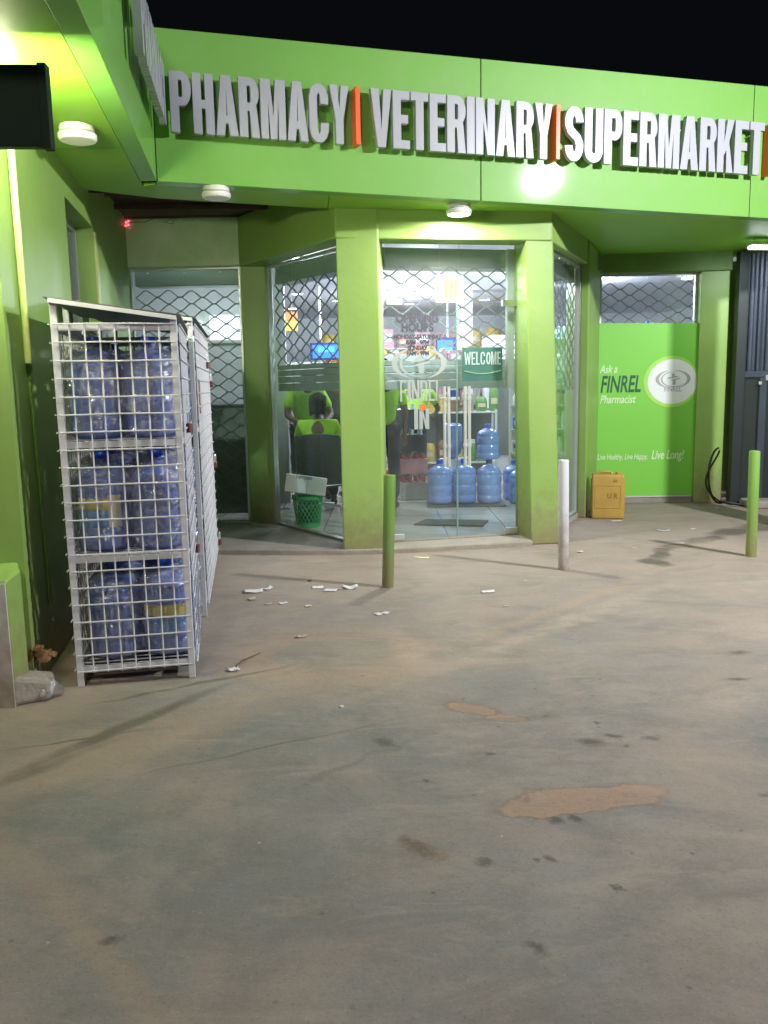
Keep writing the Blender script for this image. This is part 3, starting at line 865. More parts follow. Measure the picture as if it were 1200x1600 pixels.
# ---- glazing
def glazing(p, q, z0, z1, seams_=(), name='window', dull=False, fw=0.03, frame_mat='alu', left=True, right=True):
    m = MB(); d = Vector((q[0] - p[0], q[1] - p[1])); Lg = d.length; d.normalize()
    def at(s_, k=0.0): return (p[0] + d.x * s_ - d.y * k, p[1] + d.y * s_ + d.x * k)
    if left: m.wall(at(0), at(fw), .05, z0, z1)
    if right: m.wall(at(Lg - fw), at(Lg), .05, z0, z1)
    m.wall(at(fw), at(Lg - fw), .05, z1 - .02, z1); m.wall(at(fw), at(Lg - fw), .05, z0, z0 + .012)
    fr = m.build(name, frame_mat, bld)
    cuts = [fw] + list(seams_) + [Lg - fw]
    for a, b_ in zip(cuts[:-1], cuts[1:]):
        MB().wall(at(a + .002, .02), at(b_ - .002, .02), .010, z0 + .012, z1 - .02).build('pane', 'glass_dull' if dull else 'glass', fr)
    for q_ in (0.18, 0.5, 0.82):
        x, y = at(Lg * q_, -.004); MB().lathe([(0, 0.0), (.012, .004), (.012, .012), (0, .016)], (x, y, z1 - .055), 10).build('stud', 'chrome', fr, smooth=True)
    return fr


glazing((-2.555, YB + .06), (-1.40, YB + .06), 0.06, 2.675, (0.56,), dull=False, fw=0.035)
glazing((-1.145, 8.62), (-0.335, 7.47), 0.06, 2.66, (0.45,), fw=0.03)
glazing((1.60, 7.92), (2.10, 8.96), 0.06, 2.66, (0.62,), fw=0.03)
glazing((2.56, 9.98), (3.71, 9.98), 2.085, 2.69, (), fw=0.03)

# ---- entrance doors
D0 = Vector((0.045, 7.428)); D1 = Vector((1.262, 7.722))
du = (D1 - D0).normalized(); Ld = (D1 - D0).length
def dpt(s_, k=0.0): return (D0.x + du.x * s_ + du.y * k, D0.y + du.y * s_ - du.x * k)   # k towards viewer
DW = frame((D0.x, D0.y, 0), du)
entr = MB()
entr.wall(dpt(0.003), dpt(0.633), .010, 2.19, 2.665)
entr.wall(dpt(0.637), dpt(Ld - .003), .010, 2.19, 2.665)
MB().wall(dpt(-0.02), dpt(Ld + .03), .12, 0.047, 0.058).build('threshold', 'concrete', bld)
MB().wall(dpt(0.003), dpt(0.650), .010, 2.19, 2.665).build('transom_pane', 'glass', bld)
MB().wall(dpt(0.654), dpt(Ld - .003), .010, 2.19, 2.665).build('transom_pane', 'glass', bld)
MB().wall(dpt(Ld - .078, -.10), dpt(Ld - .01, -.10), .05, 1.42, 2.66).build('door_jamb', 'white_metal', bld)


def handle(s_, parent):
    """pull handle: two parallel bars with rings, standing off the glass"""
    m = MB()
    for ds in (-.020, .020):
        x, y = dpt(s_ + ds, .055)
        m.tube([(x, y, .72), (x, y, 1.44)], 0.0150, 12)
    for z in (0.90, 0.915, 1.325, 1.34):
        for ds in (-.020, .020):
            x, y = dpt(s_ + ds, .055)
            m.lathe([(.0126, -.006), (.020, -.004), (.020, .004), (.0126, .006)], (x, y, z), 12)
    for z in (.80, 1.38):
        a = dpt(s_, .055); b2 = dpt(s_, .0)
        m.tube([(a[0], a[1], z), (b2[0], b2[1], z)], .009, 8)
    return m.build('handle', 'steel_light', parent, smooth=True)


for k, (a, b_) in enumerate(((0.004, 0.650), (0.654, Ld - .004))):
    lf = MB().wall(dpt(a), dpt(b_), .010, 0.068, 2.178).build('door', 'glass', bld)
    lf['label'] = 'left glass door leaf with frosted emblem' if k == 0 else 'right glass door leaf behind the welcome board'
    handle(b_ - .115 if k == 0 else a + .075, lf)
    fx = MB()
    if k == 0: rngs = [(0.006, .15, 2.15, 2.205), (0.006, .14, .068, .12)]
    else: rngs = [(Ld - .17, Ld - .004, 2.145, 2.20), (Ld - .125, Ld - .006, .066, .118)]
    for (s0, s1, z0, z1) in rngs:
        MB().wall(dpt(s0, .012), dpt(s1, .012), .034, z0, z1).build('patch_fitting', 'chrome' if k else 'alu', lf, bevel=0.003)
    MB().wall(dpt(b_ - .004 if k == 0 else a, .002), dpt(b_ if k == 0 else a + .004, .002), .014, .07, 2.17).build('edge_strip', 'glass_edge', lf)


# ------------------------------------------------------------------ writing on the doors
dec = thing('door_decal', 'frosted emblem, name and opening hours stuck on the left glass door leaf', 'decal', (D0.x, D0.y, 1.0))
def dmat(s_, z, k=.008): return DW @ Matrix.Translation((s_, z, k))
text('lettering', 'OPENING\nHOURS', .098, 'decal_dark', dec, dmat(.285, 2.005), .0008, .0055, 0.88, spacing=1.05, line=.80)
text('lettering', 'MONDAY-SATURDAY\n8AM - 9PM', .050, 'decal_dark', dec, dmat(.285, 1.862), .0008, .0028, 0.9, line=.95)
text('lettering', 'SUNDAY\n9AM - 9PM', .050, 'decal_dark', dec, dmat(.285, 1.765), .0008, .0028, 0.9, line=.95)


def crescent(cx, cy, a, b, w0, a0, a1, n=40):
    """ring arc that tapers to its ends"""
    o, i_ = [], []
    for k in range(n + 1):
        f = k / n; t = R(a0 + (a1 - a0) * f); ww = w0 * math.sin(PI * (0.04 + 0.92 * f)) ** 0.7
        o.append((cx + a * math.cos(t), cy + b * math.sin(t))); i_.append((cx + (a - ww) * math.cos(t), cy + (b - ww * .8) * math.sin(t)))
    return o + i_[::-1]


def emblem(parent, mat, base, sx, sy):
    mw = base @ Matrix.Diagonal((sx, sy, 1, 1))
    o1 = [crescent(0, 0, 1.0, 1.0, .20, 108, 250), crescent(0, 0, 1.0, 1.0, .20, -72, 82), crescent(.02, -.02, .72, .84, .09, 70, 325)]
    f1 = [[(-.30, .04), (-.26, .18), (.18, .42), (.12, .30), (-.05, .58), (.08, .60), (.02, .36), (.02, .22)],
          [(-.16, -.16), (-.10, -.06), (.42, .16), (.34, -.02), (.16, -.08), (.16, -.62), (-.02, -.62), (-.02, -.14)]]
    poly_curve('logo', o1[:1], .0006, mat, parent, mw)
    poly_curve('logo', o1[1:2], .0006, mat, parent, mw)
    poly_curve('logo', o1[2:3], .0006, mat, parent, mw)
    f1[0] = [(-.34, .02), (-.28, .18), (-.06, .26), (-.10, .62), (.06, .62), (.10, .36), (.30, .30), (.22, .20), (.0, .12)]
    poly_curve('logo', [f1[0]], .0006, mat, parent, mw)
    poly_curve('logo', [f1[1]], .0006, mat, parent, mw)


emblem(dec, 'decal', dmat(.298, 1.648), .255, .138)


def word(parent, s, u0, u1, z0, H, k, mat, W_gap=.16, sw=.30, name='letter', ext=.0006, base=None, slope=0.0, grow=0.0, one=False):
    wid = {'I': .42, 'M': 1.25, 'W': 1.3, 'N': 1.05, 'F': .9, 'E': .86, 'L': .82, 'T': .92, 'A': 1.08, 'V': 1.05, 'Y': 1.02}
    tot = sum(wid.get(c, 1.0) for c in s) + W_gap * (len(s) - 1)
    k_ = (u1 - u0) / tot; u = u0; res = []
    for c in s:
        W = wid.get(c, 1.0) * k_
        zz = z0 + slope * (u - 0); HH = H + grow * u
        st = min(sw * k_, W * .99)
        cs = glyph(c, W, HH, st)
        res.append(poly_curve(name, cs, ext, mat, parent, base @ Matrix.Translation((u, zz, k))))
        u += W + W_gap * k_
    return res


word(dec, 'FINREL', .118, .505, 1.315, .185, .008, 'decal', .14, .28, base=DW)
word(dec, 'IN', .245, .385, 1.065, .185, .008, 'decal', .12, .38, base=DW)
poly_curve('dot', [arc(.325, 1.262, .032, .032, 0, 345, 22)], .0007, 'decal_orange', dec, DW @ Matrix.Translation((0, 0, .010)))

# welcome board hanging inside the right leaf
wel = thing('welcome_sign', 'small teal green welcome board hanging behind the right door leaf', 'sign', (dpt(.9, -.03)[0], dpt(.9, -.03)[1], 1.48))
MB().wall(dpt(.715, -.030), dpt(1.10, -.030), .008, 1.485, 1.785).build('board', 'welcome_green', wel)
word(wel, 'WELCOME'.replace('W', 'V').replace('O', 'U') if False else 'ELC', .80, .93, 1.63, .115, -.026, 'print_white', .14, .30, base=DW)


def w_glyph(W, H, s):
    return [[(W * .18, 0), (W * .36, 0), (W * .5, H * .55), (W * .64, 0), (W * .82, 0), (W, H), (W - s, H), (W * .73, H * .3), (W * .56, H * .9), (W * .44, H * .9), (W * .27, H * .3), (s, H), (0, H)]]


poly_curve('letter', w_glyph(.062, .115, .014), .0006, 'print_white', wel, DW @ Matrix.Translation((.732, 1.63, -.026)))
poly_curve('letter', [stroke(arc(.022, .0575, .015, .050, 90, 449, 20), .013)], .0006, 'print_white', wel, DW @ Matrix.Translation((.940, 1.63, -.026)))
poly_curve('letter', glyph('M', .052, .115, .014), .0006, 'print_white', wel, DW @ Matrix.Translation((.988, 1.63, -.026)))
poly_curve('letter', glyph('E', .034, .115, .013), .0006, 'print_white', wel, DW @ Matrix.Translation((1.048, 1.63, -.026)))
wl = MB()
for s_ in (.74, 1.07):
    x, y = dpt(s_, -.026); x2, y2 = dpt(.905, -.026)
    wl.tube([(x, y, 1.785), (x2, y2, 1.95)], .0015, 5)
wl.build('string', 'print_white', wel)
sw_ = MB(); sw_.tube([(dpt(.73, -.024)[0], dpt(.73, -.024)[1], 1.575)] + [(dpt(.73 + .35 * i / 10, -.024)[0], dpt(.73 + .35 * i / 10, -.024)[1], 1.575 - .025 * math.sin(i / 10 * PI)) for i in range(1, 11)], .004, 5)
sw_.build('stripe', 'print_cream', wel)

# bright backlit box hanging inside behind the transom
inb = thing('lightbox_sign', 'glowing cream square box sign with gold IN hanging inside above the doors', 'lit sign', (dpt(.62, -.2)[0], dpt(.62, -.2)[1], 2.2))
MB().wall(dpt(.535, -.20), dpt(.785, -.20), .05, 2.20, 2.44).build('box', 'sign_on', inb, bevel=.006)
word(inb, 'IN', .605, .725, 2.235, .165, -.196, 'sign_gold', .25, .34, base=DW)
hh = MB()
for s_ in (.57, .75):
    x, y = dpt(s_, -.225); hh.tube([(x, y, 2.44), (x, y, 2.98)], .002, 5)
hh.build('hanger', 'alu', inb)

# ------------------------------------------------------------------ rolling grilles behind the glass
def grille(p, q, z0, z1, label, bar=True, box=True, lam=.235, dz=.070, zbar=(1.42, 1.69)):
    d = Vector((q[0] - p[0], q[1] - p[1])); Lg = d.length; d.normalize()
    o = thing('rolling_grille', label, 'security grille', (p[0], p[1], z0), 0, 'rolling security grilles behind the glass')
    m = MB(); k = 0; z = z0
    while z < z1:
        pts = []
        n = int(Lg / lam * 12)
        for i in range(n + 1):
            s_ = Lg * i / n
            cc = math.cos(2 * PI * s_ / lam + (0.3))
            sh = (1 if cc > 0 else -1) * abs(cc) ** 1.15
            zz = z + (1 if k % 2 else -1) * sh * dz * .5 + 0.006 * math.sin(s_ * 5 + k) + .002 * math.sin(s_ * 13 + k * 2.1)
            pts.append((p[0] + d.x * s_, p[1] + d.y * s_, zz))
        m.tube(pts, .0080, 4)
        z += dz; k += 1
    m.build('lattice', 'grille', o)
    if bar:
        b2 = MB()
        a, c = zbar; h = (c - a)
        for i, (f0, f1, th) in enumerate(((0, .30, .03), (.32, .56, .038), (.58, .80, .032), (.82, 1.0, .04))):
            b2.wall(p, q, th, a + h * f0, a + h * f1)
        b2.build('bottom_rail', 'shutter', o, bevel=.004)
    if box:
        MB().wall(p, q, .20, z1 + .02, z1 + .20).build('shutter_box', 'shutter', o, bevel=.01)
    return o


grille((-0.02, 7.80), (1.36, 8.13), 1.72, 2.50, 'half lowered diamond grille behind the entrance doors')
grille((-1.10, 8.95), (-0.16, 7.74), 1.72, 2.50, 'half lowered diamond grille behind the angled glass beside the green basket')
grille((1.62, 8.22), (2.12, 9.30), 1.42, 2.50, 'narrow diamond grille behind the angled glass at right of the entrance', bar=False)
gl_ = grille((-2.54, 8.90), (-1.36, 8.90), 0.20, 2.50, 'fully lowered grille with punched lower plates beside the white cages', bar=False)
grille((2.52, 10.20), (3.74, 10.20), 1.95, 2.64, 'dark diamond grille above the green poster', bar=False, box=False)
# punched plates low down in the left grille
pm = MB(); pm.box(-2.54, -1.36, 8.94, 8.945, 0.12, 0.92); pm.build('plate', 'plate_grey', gl_)
hm = MB()
for r_ in range(3):
    for c_ in range(4):
        if random.random() < .2: continue
        bx = -2.42 + c_ * .27 + (r_ % 2) * .1; bz = .82 - r_ * .16
        for i in range(7):
            for j in range(3):
                x, z = bx + i * .022, bz + j * .025
                hm.add([(x, 8.938, z), (x + .007, 8.938, z), (x + .007, 8.938, z + .007), (x, 8.938, z + .007)], [(0, 1, 2, 3)])
hm.build('punched_hole', 'interior_white', gl_)

# ------------------------------------------------------------------ sign lettering on the fascia
FW = frame((FA[0], FA[1], 0), fu)
grp = 'raised white letters of the fascia sign'
for s, u0, u1, lab in (('PHARMACY', .105, 1.385, 'raised white PHARMACY lettering at the left end of the fascia'),
                       ('VETERINARY', 1.555, 3.085, 'raised white VETERINARY lettering in the middle of the fascia'),
                       ('SUPERMARKET', 3.20, 5.21, 'raised white SUPERMARKET lettering at the right of the fascia')):
    t_ = thing('sign_lettering', lab, 'sign', (fpt(u0)[0], fpt(u0)[1], 3.21), 0, grp)
    word(t_, s, u0, u1, 3.210, .395, .075, 'letter', .07, .41, base=FW, ext=.022, slope=.006, grow=.0085)
    pins = MB()
    nn = len(s)
    for i in range(nn):
        uu = u0 + (u1 - u0) * (i + .3) / nn
        for zz in (3.30 + .006 * uu, 3.52 + .01 * uu):
            a = fpt(uu, 0); b_ = fpt(uu, .055); pins.tube([(a[0], a[1], zz), (b_[0], b_[1], zz)], .004, 5)
    pins.build('standoff', 'alu', t_)
for u0, lab in ((1.435, 'orange bar between the words PHARMACY and VETERINARY'), (3.118, 'orange bar between the words VETERINARY and SUPERMARKET'), (5.285, 'orange bar at the right edge of the picture after SUPERMARKET')):
    o = MB().prism([fpt(u0, .10), fpt(u0 + .036, .10), fpt(u0 + .036, .002), fpt(u0, .002)][::-1], 3.215 + .006 * u0, 3.605 + .0145 * u0).build('sign_divider', 'orange', bevel=.002)
    tag(o, lab, 'sign bar', 'orange dividers of the fascia sign')
# lettering of the left canopy edge, seen at a grazing angle
lwf = frame((LF0[0], LF0[1], 0), lu)
t_ = thing('sign_lettering', 'raised white lettering on the left canopy edge seen end on', 'sign', (LF0[0], LF0[1], 3.21), 0, grp)
word(t_, 'PHARMACY', Ll - 1.42, Ll - .13, 3.22, .395, .075, 'letter', .07, .41, base=lwf, ext=.022)

# ------------------------------------------------------------------ lamps under the canopy
def round_lamp(name, loc, label, on, mat='lamp_white', power=0):
    o = thing(name, label, 'ceiling lamp', loc, 0, 'round lamps under the canopy')
    MB().lathe([(0, 0.0), (.092, 0.0), (.095, -.008), (.095, -.030), (.088, -.034), (0, -.034)], (0, 0, 0), 32).build('base', 'lamp_white', o, world=False, smooth=True)
    MB().lathe([(0, -.036), (.094, -.036), (.103, -.044), (.103, -.066), (.096, -.076), (.090, -.078)], (0, 0, 0), 32).build('ring', 'lamp_white', o, world=False, smooth=True)
    MB().lathe([(.090, -.0778), (.05, -.079), (0, -.079)], (0, 0, 0), 32).build('diffuser', 'lamp_on' if on else 'lamp_white', o, world=False, smooth=True)
    if on:
        area('lamp_light', (loc[0], loc[1], loc[2] - .085), (loc[0], loc[1], 0), .17, power, (1.0, .97, .84))
    return o


round_lamp('canopy_lamp', (-1.655, 4.86, ZS), 'unlit round white lamp under the left canopy', False)
round_lamp('canopy_lamp', (-1.175, 6.32, ZS), 'unlit round white lamp just below the letters of PHARMACY', False)
round_lamp('canopy_lamp', (0.655, 7.06, ZS), 'glowing round lamp above the glass doors', True, power=40)
# long lamp near the gate
fl = thing('strip_lamp', 'glowing white strip lamp hanging above the dark gate', 'ceiling lamp', (4.05, 8.95, 2.79), R(8))
MB().prism([(-.22, -.05), (.22, -.05), (.22, .05), (-.22, .05)], .030, .055).build('housing', 'lamp_white', fl, world=False, bevel=.005)
MB().prism([(-.21, -.045), (.21, -.045), (.21, .045), (-.21, .045)], .0, .029).build('diffuser', 'cool_on', fl, world=False, bevel=.01)
hg = MB(); hg.tube([(-.18, 0, .055), (-.17, 0, .12)], .005, 6); hg.tube([(.18, 0, .055), (.17, 0, .12)], .005, 6); hg.build('hanger', 'alu', fl, world=False)
area('lamp_light', (4.05, 8.95, 2.78), (4.3, 9.3, 0), .3, 12, (.85, .92, 1.0))
# tube behind the hanging panel
tl = thing('tube_lamp', 'lit fluorescent tube on the left soffit behind the dark hanging panel', 'tube lamp', (-2.04, 4.06, 2.815))
MB().tube([(-.62, 0, 0), (.36, .02, 0)], .014, 12).build('tube', 'tube_on', tl, world=False, smooth=True)
MB().tube([(-.5, .0, .014), (-.5, 0, .085)], .006, 6).build('rod', 'lamp_white', tl, world=False)
MB().tube([(.3, .02, .014), (.3, .02, .085)], .006, 6).build('rod', 'lamp_white', tl, world=False)
# dark panel hanging at the upper left
pn = thing('signboard', 'dark flat panel hanging under the left canopy at the picture edge', 'sign board', (-1.9, 3.6, 2.45), R(4))
MB().box(-.62, .545, -.03, .02, .0, .318).build('board', 'hinge_box', pn, world=False, bevel=.006)
MB().box(.525, .56, -.034, .024, -.006, .324).build('edge_trim', 'hinge_box', pn, world=False, bevel=.003)
MB().box(-.55, .50, .021, .03, .09, .19).build('added_glow_strip', 'tube_on', pn, world=False)  # glowing strip added behind the board to light the fascia from below
br = MB(); br.box(-.3, -.28, -.01, .0, .318, .45); br.box(.25, .27, -.01, .0, .318, .45); br.build('bracket', 'alu', pn, world=False)

# pipes on the left wall
cp = MB(); cp.tube([(-1.760, 4.22, 1.60), (-1.752, 4.20, 2.2), (-1.755, 4.20, 2.88)], .017, 10)
tag(cp.build('conduit', 'pipe_pale', smooth=True), 'pale conduit running up the left wall beside the near pilaster', 'pipe')
cp = MB(); cp.tube([(-1.775, 4.25, 1.575), (-1.765, 4.25, .9), (-1.765, 4.26, .35)], .010, 8)
cp.lathe([(.010, -.01), (.02, -.008), (.02, .03), (.010, .035)], (-1.775, 4.25, 1.56), 10)
tag(cp.build('conduit', 'dark_green', smooth=True), 'thin dark green lower conduit behind the front cage', 'pipe')

# small red lamp and loose wire on the back lintel
rl = thing('indicator_lamp', 'tiny pink red indicator lamp on the pale lintel above the left grille', 'indicator lamp', (-2.51, 8.62, 3.11))
rm = MB()
for dx, dz_ in ((0, 0), (.018, -.022), (-.012, -.03), (.022, .014)):
    rm.lathe([(0, -.008), (.009, -.003), (.009, .003), (0, .008)], (dx, 0, dz_), 10)
rm.build('bulb', 'red_on', rl, world=False, smooth=True)
wm = MB(); wm.tube([(.03, .01, 0), (.18, .01, .005), (.3, .01, .045), (.42, .01, .05), (.50, .008, .02), (.46, .006, -.02), (.38, .008, -.005), (.44, .008, .03), (.47, .012, 0)], .003, 5)
wm.build('wire', 'cable', rl, world=False)

# ------------------------------------------------------------------ bollards
def bollard(x, y, h, rad, mat, label, lean=(0, 0)):
    m = MB()
    m.lathe([(rad, 0), (rad, h - .012), (rad - .004, h - .002), (rad - .008, h), (rad - .010, h - .012), (0, h - .012)], (0, 0, 0), 28)
    m2 = MB(); m2.v = [(v[0] + lean[0] * v[2] / h, v[1] + lean[1] * v[2] / h, v[2]) for v in m.v]; m2.f = m.f
    o = m2.build('bollard', mat, smooth=True)
    o.location = (x, y, 0)
    return tag(o, label, 'bollard', 'pipe bollards in front of the shop')


bollard(.018, 5.94, .825, .043, 'boll_dark', 'dark green pipe bollard in front of the left door pillar', (.028, 0))
bw = bollard(1.404, 6.40, .868, .041, 'boll_white', 'white pipe bollard in front of the right door pillar', (-.012, 0))
bollard(3.040, 6.77, .878, .043, 'boll_green', 'light green pipe bollard near the dark gate', (-.010, 0))

# ------------------------------------------------------------------ poster
po = thing('poster', 'large bright green pharmacist poster with round emblem on the right wall', 'poster', (3.1, 9.92, 0.09))
MB().prism([(2.548, 9.935), (3.715, 9.915), (3.715, 9.925), (2.548, 9.945)], .092, [2.135, 2.115, 2.115, 2.135]).build('sheet', 'poster', po)
MB().prism([(2.56, 9.930), (3.712, 9.910), (3.712, 9.924), (2.56, 9.944)], .078, .0915).build('bottom_trim', 'white_metal', po)
PW = frame((2.548, 9.9345, 0), (1.167, -.02))
def pmw(x, z, k=.002): return PW @ Matrix.Translation((x, z, k))
text('lettering', 'Ask a', .130, 'print_cream', po, pmw(.025, 1.560), .0006, .0026, .70, .25, 'LEFT')
text('lettering', 'FINREL', .275, 'print_dark', po, pmw(.03, 1.335), .0006, .0050, .56, .20, 'LEFT')
text('lettering', 'Pharmacist', .135, 'print_cream', po, pmw(.03, 1.205), .0006, .0026, .70, .25, 'LEFT')
text('lettering', 'Live Healthy, Live Happy,', .098, 'print_cream', po, pmw(.012, .535), .0006, .0017, .60, .25, 'LEFT')
text('lettering', 'Live Long!', .150, 'print_cream', po, pmw(.655, .535), .0006, .0028, .62, .25, 'LEFT')
poly_curve('ring', [arc(.868, 1.445, .325, .300, 0, 355, 48)], .0004, 'poster_ring', po, pmw(0, 0, .0018))
poly_curve('badge', [arc(.878, 1.445, .290, .262, 0, 355, 48)], .0005, 'print_white', po, pmw(0, 0, .0034))
emblem(po, 'print_grey', pmw(.885, 1.475, .0055), .205, .105)
text('lettering', 'FINREL', .085, 'print_grey', po, pmw(.885, 1.330, .0055), .0006, .001, .8)

# ------------------------------------------------------------------ gate
gt = thing('metal_gate', 'dark steel gate leaf with corrugated slate upper sheet at the right edge', 'gate', (4.10, 9.72, 0), 0)
GA = Vector((4.11, 9.72)); GB = Vector((5.25, 9.15)); gd = (GB - GA).normalized()
def gp(s_, k=0.0): return (GA.x + gd.x * s_ + gd.y * k, GA.y + gd.y * s_ - gd.x * k)
MB().box(4.06, 4.17, 9.66, 9.78, 0, 2.88).build('post', 'black_metal', gt, bevel=.006)
cm = MB(); nr = 90; vs = []
for i in range(nr + 1):
    s_ = .06 + 1.1 * i / nr; k = .018 * (1 if math.sin(2 * PI * s_ / .092) > 0 else -1) * min(1, abs(math.sin(2 * PI * s_ / .092)) * 2.2)
    x, y = gp(s_, k); vs += [(x, y, 1.55), (x, y, 2.86)]
cm.add(vs, [(2 * i, 2 * i + 2, 2 * i + 3, 2 * i + 1) for i in range(nr)])
cmo = cm.build('corrugated_sheet', 'slate', gt); sm = cmo.modifiers.new('solid', 'SOLIDIFY'); sm.thickness = .003
MB().wall(gp(.06, -.005), gp(1.16, -.005), .03, .06, 1.47).build('lower_sheet', 'black_metal', gt)
MB().wall(gp(.05, .022), gp(1.16, .022), .05, 1.475, 1.545).build('rail', 'slate', gt, bevel=.004)
MB().wall(gp(.24, .035), gp(.315, .035), .03, .03, 1.47).build('stile', 'slate', gt, bevel=.004)
lk = MB(); lk.wall(gp(.23, .06), gp(.262, .06), .02, 1.395, 1.43); lk.wall(gp(.30, .06), gp(.335, .06), .02, 1.44, 1.50); lk.build('latch', 'alu', gt)
MB().box(4.06, 6.9, 10.6, 10.7, 0, 2.9).build('backdrop_wall', 'dark_green', bld)
MB().box(4.15, 4.9, 9.30, 9.62, .0, .09).build('gate_sill', 'concrete', gt, bevel=.02)
hs = MB(); pts = []
for i in range(28):
    f = i / 27; a = R(95 + 190 * f)
    pts.append((3.90 + .13 * math.cos(a) * 1.0, 9.62 - .06 * f, .36 + .32 * math.sin(a)))
pts += [(4.05, 9.55, .03), (4.15, 9.5, .02)]
hs.tube(pts, .012, 8); hs.tube([(p[0] + .04 * math.sin(i / 3), p[1] - .02, p[2] * .94 + .01) for i, p in enumerate(pts)], .011, 8)
tag(hs.build('cable_loop', 'cable', smooth=True), 'black rubber hose looped on the ground beside the gate post', 'hose')

# ------------------------------------------------------------------ yellow jerrycan
jc = thing('jerrycan', 'yellow plastic jerrycan standing before the green poster', 'jerrycan', (2.425, 8.93, 0), R(-14))
bm = bmesh.new(); bmesh.ops.create_cube(bm, size=1.0)
bmesh.ops.scale(bm, vec=(.335, .235, .475), verts=bm.verts); bmesh.ops.translate(bm, vec=(0, 0, .2375), verts=bm.verts)
bmesh.ops.bevel(bm, geom=bm.edges[:], offset=.022, segments=3, affect='EDGES', profile=.6)
me = bpy.data.meshes.new('body'); bm.to_mesh(me); bm.free(); me.materials.append(M['jerry'])
me.polygons.foreach_set('use_smooth', [True] * len(me.polygons))
o = bpy.data.objects.new('body', me); col.objects.link(o); o.parent = jc
rb = MB()
for sx in (-1, 1):
    rb.tube([(sx * .166, 0, .02), (sx * .170, 0, .1), (sx * .170, 0, .40), (sx * .150, 0, .472)], .010, 8)
for zz in (.12, .36):
    rb.tube([(-.13, -.118, zz), (.13, -.118, zz)], .005, 6)
rb.tube([(-.13, -.118, .12), (-.13, -.118, .36)], .005, 6); rb.tube([(.13, -.118, .12), (.13, -.118, .36)], .005, 6)
rb.build('rib', 'jerry', jc, world=False, smooth=True)
MB().tube([(-.10, 0, .470), (-.085, 0, .497), (.02, 0, .500), (.045, 0, .472)], .014, 10).build('handle', 'jerry', jc, world=False, smooth=True)
MB().lathe([(.026, 0), (.026, .022), (.022, .026), (0, .026)], (.105, 0, .472), 18).build('cap', 'jerry', jc, world=False, smooth=True)
jw = abs_matrix(jc) @ Matrix(((1, 0, 0, 0), (0, 0, -1, -.1178), (0, 1, 0, 0), (0, 0, 0, 1)))
text('lettering', 'U R', .075, 'stain_ink', jc, jw @ Matrix.Translation((.045, .225, .002)), .0006, .003, .9)
text('lettering', 'GA', .035, 'stain_ink', jc, jw @ Matrix.Translation((.07, .40, .002)), .0006, .001, .9)

# ------------------------------------------------------------------ water bottles
def wob(t, z): return 0.0
BP = [(0, .004), (.105, .0), (.125, .010), (.133, .028), (.133, .075), (.127, .085), (.127, .095), (.133, .105), (.133, .185), (.127, .195), (.127, .210), (.133, .220), (.133, .300),
      (.127, .310), (.127, .320), (.131, .332), (.124, .358), (.100, .386), (.060, .408), (.034, .420), (.029, .432), (.029, .455)]
CP = [(.0, .455), (.030, .455), (.032, .440), (.034, .440), (.035, .478), (.030, .484), (.0, .486)]
CP = [(.036, .432), (.037, .470), (.033, .478), (.012, .480), (.0, .480)]
protos = {}


def bottle_proto(cap, wrap, sticker, body='bottle'):
    o = bpy.data.objects.new('water_bottle', None); col.objects.link(o); o.empty_display_size = .05
    o['category'] = 'water bottle'
    ch = []
    ch.append(MB().lathe(BP, n=28).build('body', body, o, world=False, smooth=True))
    ch.append(MB().lathe(CP, n=16).build('cap', cap, o, world=False, smooth=True))
    if wrap:
        sd = random.random() * 50
        def wf_(t, z):
            p = Vector((math.cos(t) * 2.2, math.sin(t) * 2.2, z * 9 + sd))
            return .006 + .022 * abs(mnoise.noise(p)) + .008 * mnoise.noise(p * 3.1)
        prof = [(.10, .004), (.134, .02), (.137, .08), (.138, .14), (.139, .2), (.139, .26), (.138, .32), (.130, .355), (.112, .388), (.078, .415), (.050, .432), (.040, .452)]
        pf = []
        for i in range(len(prof) - 1):
            a, b_ = prof[i], prof[i + 1]
            for k in range(3):
                f = k / 3; pf.append((a[0] + (b_[0] - a[0]) * f, a[1] + (b_[1] - a[1]) * f))
        ch.append(MB().lathe(pf, n=56, wob=wf_).build('plastic_wrap', 'film', o, world=False, smooth='all'))
    if sticker:
        a0, a1 = R(-150), R(-55)
        st = MB().lathe([(.1345, .125), (.1345, .165), (.1345, .205)], n=14, a0=a0, a1=a1); s1 = st.build('sticker', 'blue_lab', o, world=False, smooth=True)
        ch.append(s1)
        ch.append(MB().lathe([(.1345, .206), (.1345, .262)], n=14, a0=a0, a1=a1).build('sticker', 'yellow_lab', o, world=False, smooth=True))
        if sticker == 2:
            ch.append(MB().lathe([(.1352, .120), (.1352, .275)], n=5, a0=a1 - .45, a1=a1 + .02).build('sticker', 'cream_lab', o, world=False, smooth=True))
    TREE[o.name] = ch
    for c in ch: TREE[c.name] = []
    return o


used = set()


def put_bottle(key, loc, rz, label, group, scale=None):
    if key not in protos:
        o = bottle_proto(*key); protos[key] = o
        o.location = loc; o.rotation_euler = (0, 0, rz); o['label'] = label; o['group'] = group
        if scale: o.scale = scale
        return o
    return dup(protos[key], loc, rz, label, group, scale)


